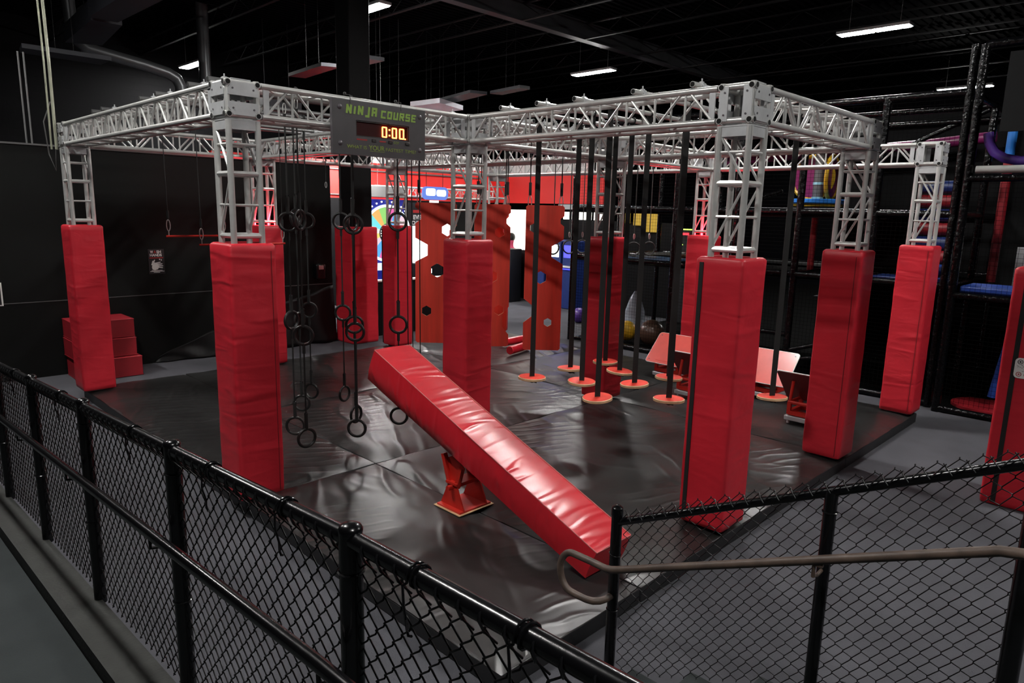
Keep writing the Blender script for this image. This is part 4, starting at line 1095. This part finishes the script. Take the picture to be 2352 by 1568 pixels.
MB().bb((wx-.8, AY-.45, wz-1.02), (wx+.8, AY-.36, wz-.82)).build('cabinet_shelf', glow('pale_panel_glow', (.75, .8, 1), 1.2), t, smooth=0)
# white screen, check-in sign, marquee
t = thing('display_screen', 'bright white lit screen seen left of the first climbing board', 'screen', (10.65, AY-.3, .9))
MB().bb((9.9, AY-.2, .90), (11.4, AY-.02, 2.22)).build('screen_case', M_print_w, t, bevel=.02); MB().bb((9.95, AY-.215, .95), (11.35, AY-.2, 2.18)).build('screen_panel', M_scr, t, smooth=0)
t = thing('check_in_sign', 'dark sign reading EVENT CHECK-IN above the lit white screen', 'sign', (10.02, AY-.4, 2.05))
MB().prism(rrect(.86, .66, .10), (10.03, AY-.36, 2.36), ux, uz, .03).build('sign_panel', M_print_k, t, smooth=0)
text('sign_lettering', 'EVENT', .17, (10.08, AY-.395, 2.27), ux, uz, M_print_w, t, bold=.006, width=.52)
text('sign_lettering', 'CHECK-IN', .15, (10.08, AY-.395, 2.11), ux, uz, M_print_w, t, bold=.006, width=.62)
q = MB(); q.bb((9.82, AY-.392, 2.40), (10.30, AY-.388, 2.48)); q.bb((10.0, AY-.392, 2.53), (10.12, AY-.388, 2.60)); q.build('sign_logo', M_print_r, t, smooth=0)
t = thing('game_marquee', 'rounded white and blue lit game marquee in front of the red wall', 'marquee', (10.2, AY-.9, 2.78))
MB().prism(rrect(.92, .36, .14), (10.2, AY-.9, 2.96), ux, uz, .05).build('marquee_body', glow('marquee_blue', (.15, .3, 1), .8), t, smooth=0)
q = MB(); q.prism(rrect(.34, .20, .06), (10.02, AY-.955, 2.99), ux, uz, .006); q.prism(rrect(.34, .18, .06), (10.40, AY-.955, 2.97), ux, uz, .006); q.bb((10.0, AY-.96, 2.70), (10.3, AY-.92, 2.76)); q.build('marquee_panel', M_scr, t, smooth=0)
q = MB()
for i, a in enumerate((9.96, 10.08, 10.20, 10.32)): q.prism([(-.05, -.05), (.05, -.05), (0, .06)], (a, AY-.95, 2.60), ux, uz, .006)
q.build('marquee_flags', glow('orange_glow', (1, .35, .05), 1.6), t, smooth=0)
q = MB(); q.tube((9.9, AY-.9, 3.12), (9.9, AY-.9, CEIL), .008, 5); q.tube((10.5, AY-.9, 3.12), (10.5, AY-.9, CEIL), .008, 5); q.build('hanger_rod', M_joist, t)
o = MB().tube((8.2, 10.0, 3.05), (8.2, 10.0, CEIL), .006, 5).tube((8.9, 10.0, 3.05), (8.9, 10.0, CEIL), .006, 5).bb((7.95, 9.96, 2.80), (9.1, 10.04, 3.08)).build('ceiling_banner', M_trimgrey, bevel=.01); tag(o, 'plain grey panel hung in front of the red wall above the prize wheel', 'panel')
# game cabinet with small screen under the white screen
t = thing('arcade_cabinet', 'dark game cabinet under the prize wheel edge with a small lit screen', 'arcade game', (9.4, 9.4, FZ))
MB().bb((9.0, 9.2, FZ), (9.75, 9.7, 1.05)).build('cabinet', M_black, t, bevel=.02); MB().bb((9.2, 9.19, .80), (9.38, 9.205, .92)).build('screen_panel', M_scr, t, smooth=0)
MB().bb((8.9, 9.15, .42), (9.8, 9.2, .47)).build('cabinet_trim', M_purple, t)
# bright doorway/window and a strip of panes on the side wall
def wpane(x, y0, y1, z0, z1, name, label, m):
    o = MB().bb((x-.03, y0, z0), (x, y1, z1)).build(name, m, smooth=0); return struct(o, label)
wpane(AX, 8.95, 9.95, 1.35, 2.56, 'window_1', 'large bright window at the back of the arcade', M_win)
k = 0
for y0, y1 in ((7.42, 7.62), (7.12, 7.30), (6.92, 7.03), (6.76, 6.88), (6.60, 6.68), (6.42, 6.50), (6.22, 6.30)):
    k += 1; wpane(AX, y0, y1, 2.32, 2.53, f'window_{k+1}', 'small bright pane in a row above the dark counter', M_win)
wpane(AX-.2, 6.0, 7.65, 2.60, 2.74, 'trim_6', 'pale lit strip above the row of panes', glow('dim_white_panel', (.8, .85, .85), .35))
for y0, y1, z0 in ((5.25, 5.50, 2.27), (4.85, 5.13, 2.22), (4.40, 4.75, 2.06)):
    k += 1; wpane(AX-.05, y0, y1, z0, 2.54, f'window_{k+1}', 'yellow lit pane behind the net', M_winy)
t = thing('exit_box', 'dark box with thin green lit edge and red lights behind the far tower', 'sign', (AX-.3, 3.6, 1.75))
MB().bb((AX-.32, 3.2, FZ), (AX-.25, 3.66, 2.18)).build('box_body', M_print_k, t)
q = MB(); q.bb((AX-.34, 3.22, 2.16), (AX-.31, 3.64, 2.19)); q.bb((AX-.34, 3.62, 1.8), (AX-.31, 3.65, 2.08)); q.bb((AX-.34, 3.45, 1.79), (AX-.31, 3.65, 1.81)); q.build('edge_light', M_greenled, t, smooth=0)
MB().bb((AX-.34, 3.3, 2.04), (AX-.31, 3.6, 2.09)).build('red_light_bar', M_redled, t, smooth=0)
# counter and person in front of the bright window
t = thing('counter', 'dark counter with a round white emblem in front of the bright window', 'counter', (12.2, 9.4, FZ))
MB().bb((11.9, 8.7, FZ), (12.4, 10.4, 1.42)).build('counter_body', M_print_k, t, bevel=.02)
q = MB(); q.lathe([(.13, 0), (.13, -.01)], (11.9, 9.72, 1.18), 24, 'x'); q.build('emblem', M_print_w, t)
t_ = MB(); t_.bb((11.895, 9.3, .96), (11.9, 10.2, 1.0)); t_.build('counter_stripe', M_pink, t)
ver = [(0, 0, .85), (0, 0, 1.15), (0, 0, 1.38), (0, 0, 1.50), (-.01, 0, 1.58), (-.02, 0, 1.70), (-.02, 0, 1.80), (0, .19, 1.40), (-.02, .26, 1.15), (-.16, .22, 1.0), (0, -.19, 1.40), (-.02, -.26, 1.15), (-.16, -.22, 1.0), (0, .10, .45), (0, .10, -.08), (0, -.10, .45), (0, -.10, -.08)]
edg = [(0,1),(1,2),(2,3),(3,4),(4,5),(5,6),(2,7),(7,8),(8,9),(2,10),(10,11),(11,12),(0,13),(13,14),(0,15),(15,16)]
rad = [.15, .14, .16, .07, .06, .10, .085, .075, .055, .035, .075, .055, .035, .09, .06, .09, .06]
me = bpy.data.meshes.new('person_body'); me.from_pydata(ver, edg, []); pb = bpy.data.objects.new('person_body', me); C.objects.link(pb)
me.materials.append(M_pink); sk = pb.modifiers.new('skin', 'SKIN'); sk.use_smooth_shade = True
for i, r_ in enumerate(rad): me.skin_vertices[0].data[i].radius = (r_, r_)
me.skin_vertices[0].data[0].use_root = True
pb.modifiers.new('sub', 'SUBSURF').levels = 1
t = thing('person', 'person in pink with dark hair standing behind the far counter', 'person', (12.68, 9.42, FZ)); pb.parent = t; pb.location = (0, 0, .08)
q = MB(); q.ball((12.665, 9.42, FZ+.08+1.80), .125, 14, 10, (1, .95, 1.1)); q.build('hair', M_hair, t)
# blue lit game machines
for i, (y, nm) in enumerate(((7.85, 'left'), (7.25, 'middle'), (6.7, 'right'))):
    t = thing('arcade_cabinet', f'blue lit arcade machine beyond the disc straps, {nm} of three', 'arcade game', (12.5, y, FZ), 'blue lit arcade machines')
    MB().bb((12.2, y-.24, FZ), (12.85, y+.24, 1.75)).build('cabinet', M_bluedk, t, bevel=.03)
    MB().bb((12.185, y-.18, 1.28), (12.2, y+.18, 1.62)).build('screen_panel', [M_scrblue, M_scr, M_blueglow][i], t, smooth=0)
    MB().bb((12.05, y-.22, 1.02), (12.2, y+.22, 1.06)).build('control_panel', M_white, t)
    MB().bb((12.18, y-.22, .95), (12.2, y+.22, .98)).build('light_strip', M_blueglow, t, smooth=0)
    if i == 1: MB().bb((12.17, y-.20, .15), (12.2, y-.08, .85)).build('light_strip', M_blueglow, t, smooth=0)

# ------------------------------------------------------------------ netted play frame on the right
NX = 8.72
t = thing('play_structure', 'tall black padded play frame with netting filling the right background', 'play structure', (10.2, .2, FZ))
py = [3.66, 2.45, 1.25, .06, -1.02, -2.15, -3.17]
HT = 4.25
def sleeve(a, b, r_=.055, nm='foam_post'):
    MB().tube(a, b, r_, 12).build(nm, M_foam, t)
for y in py: sleeve((NX, y, FZ), (NX, y, HT if y > -3 else 4.85))
for x in (10.3, 11.9):
    for y in (3.66, 1.25, -1.02, -3.17): sleeve((x, y, FZ), (x, y, HT))
for z in (FZ+.06, 1.62, 2.62, 4.25):
    sleeve((NX, 3.66, z), (NX, -3.17, z), .05, 'foam_rail')
sleeve((NX+.7, 3.66, 3.95), (NX+.7, -3.17, 3.95), .04, 'foam_rail')
sleeve((NX, -.0, .62), (NX, -1.0, .62), .04, 'foam_rail')
for y in (3.66, 1.25, -1.02, -3.17):
    for z in (1.62, 2.62, 4.25): sleeve((NX, y, z), (11.9, y, z), .045, 'foam_rail')
for x in (10.3, 11.9):
    for z in (1.62, 2.62, 4.25): sleeve((x, 3.66, z), (x, -3.17, z), .045, 'foam_rail')
for a, b in (((NX, -1.02, .35), (NX, -2.15, .75)), ((NX, -1.05, .2), (NX, -2.15, .45)), ((10.3, -2.0, 3.7), (10.3, -3.1, 4.2)), ((10.3, .0, 3.0), (10.3, 1.2, 2.65))): sleeve(a, b, .035, 'foam_rail')
# decks
for (y0, y1, z, m) in ((3.6, -3.1, 1.60, M_black), (3.6, -3.1, 2.58, M_black)):
    MB().bb((NX+.06, -2.3 if z > 2 else y1, z-.05), (11.85, y0, z+.03)).build('deck', m, t)
MB().bb((NX+.02, -2.1, 2.60), (NX+.10, .3, 2.68)).build('deck_edge_pad', mat('grey_edge_pad', (.16, .165, .165), .4), t, bevel=.01)
MB().bb((NX+.02, 1.35, 1.60), (NX+.8, 2.4, 1.70)).build('deck_pad', mat('slate_blue_pad', (.05, .09, .16), .4), t, bevel=.02)
MB().bb((NX+.02, -3.1, 1.60), (NX+.5, -2.2, 1.70)).build('deck_pad', M_bluedk, t, bevel=.02)
MB().bb((12.0, -8, FZ), (12.1, -.6, 4.45)).build('back_panel', mat('dark_grey_panel', (.009, .009, .0095), .9, spec=.1), t, smooth=0)
q = MB()
y = 3.6
while y > -3.15: q.tube((NX, y, 0), (NX, y, HT), .0022, 3); y -= .06
z = .03
while z < HT: q.tube((NX, 3.66, z), (NX, -3.17, z), .0022, 3); z += .06
q.build('net', M_net, t, smooth=0)
slab('floor_far', (AX+.25, 3.8, FZ), (25.9, 17.5, FZ+.012), M_blackfloor, 'black floor far behind the play structure')
def tg(o, label, cat, group=None): return tag(o, label, cat, group)
slab('floor_play', (NX+.08, -11.9, FZ), (21.9, 3.8, FZ+.012), M_blackfloor, 'black floor inside the play structure')
# spinner tower
t2 = thing('play_spinner', 'blue disc spinner with yellow rimmed magenta discs behind the net', 'play equipment', (9.62, -.92, 2.6))
MB().lathe([(.43, -.04), (.45, -.02), (.45, .02), (.43, .04)], (9.62, -.92, 2.80), 30).build('spinner_disc', M_bluelt, t2)
MB().lathe([(.40, -.02), (.41, .02)], (9.62, -.92, 2.74), 30).build('under_disc', M_yellow, t2)
MB().tube((9.62, -.92, 2.84), (9.62, -.92, 3.75), .085, 16).build('spinner_column', M_trimgrey, t2)
q = MB()
for z in (2.86, 3.10, 3.36, 3.6): q.tube((9.62, -.92, z-.02), (9.62, -.92, z+.02), .092, 16)
q.build('column_band', M_cyan, t2)
MB().tube((9.62, -.92, 1.63), (9.62, -.92, 2.74), .055, 12).build('lower_column', M_redblock, t2)
for s_, a in ((-1, .35), (1, -.2)):
    c = Vector((9.75, -.92-s_*.16, 3.20)); d = Vector((math.cos(VA+PI/2+.9*s_), math.sin(VA+PI/2+.9*s_), 0)); u_ = Vector((-d.y, d.x, 0))
    MB().ring(c, u_, uz, .36, .035, 30, 8).build('disc_rim', M_yellow, t2)
    MB().tube(c-d*.015, c+d*.015, .34, 30).build('disc_panel', M_magenta, t2)
# roller stack
rc = [('dark blue', M_bluedk), ('red', M_redblock), ('dark blue', M_bluedk), ('red', M_redblock), ('dark blue', M_bluedk), ('red', M_redblock), ('pale blue', M_blue)]
nm = ['top', 'second', 'third', 'fourth', 'fifth', 'sixth', 'lowest']
for i, (cn, m) in enumerate(rc):
    z = 3.02-.205*i
    o = MB().tube((9.45, -3.05, z), (9.45, -2.52, z), .095, 18).build('foam_roller', m, bevel=.015)
    tg(o, f'{cn} padded roller, {nm[i]} of the column of rollers behind the rightmost tower', 'roller', 'column of padded rollers')
q = MB(); q.bb((9.40, -3.09, 1.5), (9.50, -3.05, 3.2)); q.bb((9.40, -2.52, 1.5), (9.50, -2.48, 3.2)); tg(q.build('roller_rack', M_black, bevel=.005), 'black uprights holding the padded rollers', 'rack')
# slide and arcs
q = MB(); q.poly([(11.5, -3.0, 3.92), (11.5, -2.0, 3.84), (11.5, .0, 3.76), (11.5, 1.9, 3.66)], .09, 14); tg(q.build('slide_rail', M_magenta), 'long magenta slide rail high behind the net', 'slide')
# right tower of the frame
t = thing('play_tower', 'nearer netted play tower at the far right with blue pad and dark board', 'play structure', (8.9, -4.3, FZ))
for y in (-3.32, -4.9, -6.6): sleeve((8.55, y, FZ), (8.55, y, 4.8))
for z in (FZ+.05, 1.52, 3.10, 4.8): sleeve((8.55, -3.32, z), (8.55, -6.6, z), .05, 'foam_rail')
MB().bb((8.6, -6.5, 1.50), (9.8, -3.4, 1.60)).build('deck', M_black, t); MB().bb((8.56, -6.5, 1.56), (9.3, -3.4, 1.66)).build('deck_pad', M_blue, t, bevel=.03)
MB().tube((8.55, -3.4, 3.21), (8.55, -6.6, 3.21), .05, 12).build('pale_rail', mat('pale_rail_foam', (.42, .42, .40), .4), t)
MB().bb((7.9, -6.5, 3.62), (7.96, -3.72, 4.55)).build('dark_board', M_black, t)
for y in (-3.9, -5.8): MB().bb((7.93, y-.02, 4.2), (8.55, y+.02, 4.24)).build('board_arm', M_black, t)
q = MB(); y = -3.35
while y > -6.5: q.tube((8.55, y, 0), (8.55, y, 3.1), .0022, 3); y -= .06
z = .03
while z < 3.1: q.tube((8.55, -3.32, z), (8.55, -6.6, z), .0022, 3); z += .06
q.build('net', M_net, t, smooth=0)
o = MB().bb((10.9, -6.2, 1.50), (10.96, -3.62, 2.15)).build('pale_panel', mat('pale_panel_white', (.60, .62, .64), .5), smooth=0); tg(o, 'pale white panel behind the net above the blue pad', 'panel')
q = MB(); q.poly([(8.95+.0, -3.40, 3.72), (8.95, -3.43, 3.58), (8.95, -3.50, 3.46), (8.95, -3.62, 3.38), (8.95, -3.80, 3.34), (8.95, -4.0, 3.34)], .062, 12); tg(q.build('arc_tube', M_purple), 'purple curved padded tube at the far right', 'play tube')
t = thing('play_post', 'cyan and red padded post beyond the purple tube', 'post', (10.5, -3.4, 1.6))
MB().tube((10.5, -3.4, 3.45), (10.5, -3.4, 3.95), .065, 12).build('upper_sleeve', M_bluelt, t); MB().tube((10.5, -3.4, 1.6), (10.5, -3.4, 3.45), .065, 12).build('lower_sleeve', M_redblock, t)
q = MB(); q.poly([(9.3, -4.05, 1.48), (9.25, -3.95, .9), (9.2, -3.85, .05)], .05, 10); tg(q.build('blue_pole', M_blue), 'dark blue leaning pole low behind the net at the far right', 'pole')
q = MB(); q.lathe([(.45, 0), (.45, .05), (.1, .08)], (9.3, -3.8, FZ), 26); tg(q.build('floor_disc', M_redblock), 'dark red round base on the floor at the foot of the blue pole', 'disc')
# balls and bag under the frame
for (p, r_, m, lab) in (((10.63, 4.98, .035), .185, M_purple, 'purple ball on the floor left of the padded tower'), ((9.4, 2.68, .10), .21, M_yellow, 'yellow ball on the floor right of the padded tower'), ((9.5, 2.12, .12), .27, M_brown, 'big shiny brown ball on the floor beside the yellow ball')):
    o = MB().ball(p, r_, 24, 16).build('play_ball', m); tg(o, lab, 'ball', 'balls under the play frame')
q = MB(); q.lathe([(.20, 0), (.24, .2), (.22, .55), (.12, .85), (.03, 1.0)], (10.2, 3.05, FZ+.0), 18); tg(q.build('plastic_bag', M_bag), 'clear plastic bag standing behind the yellow ball', 'bag')
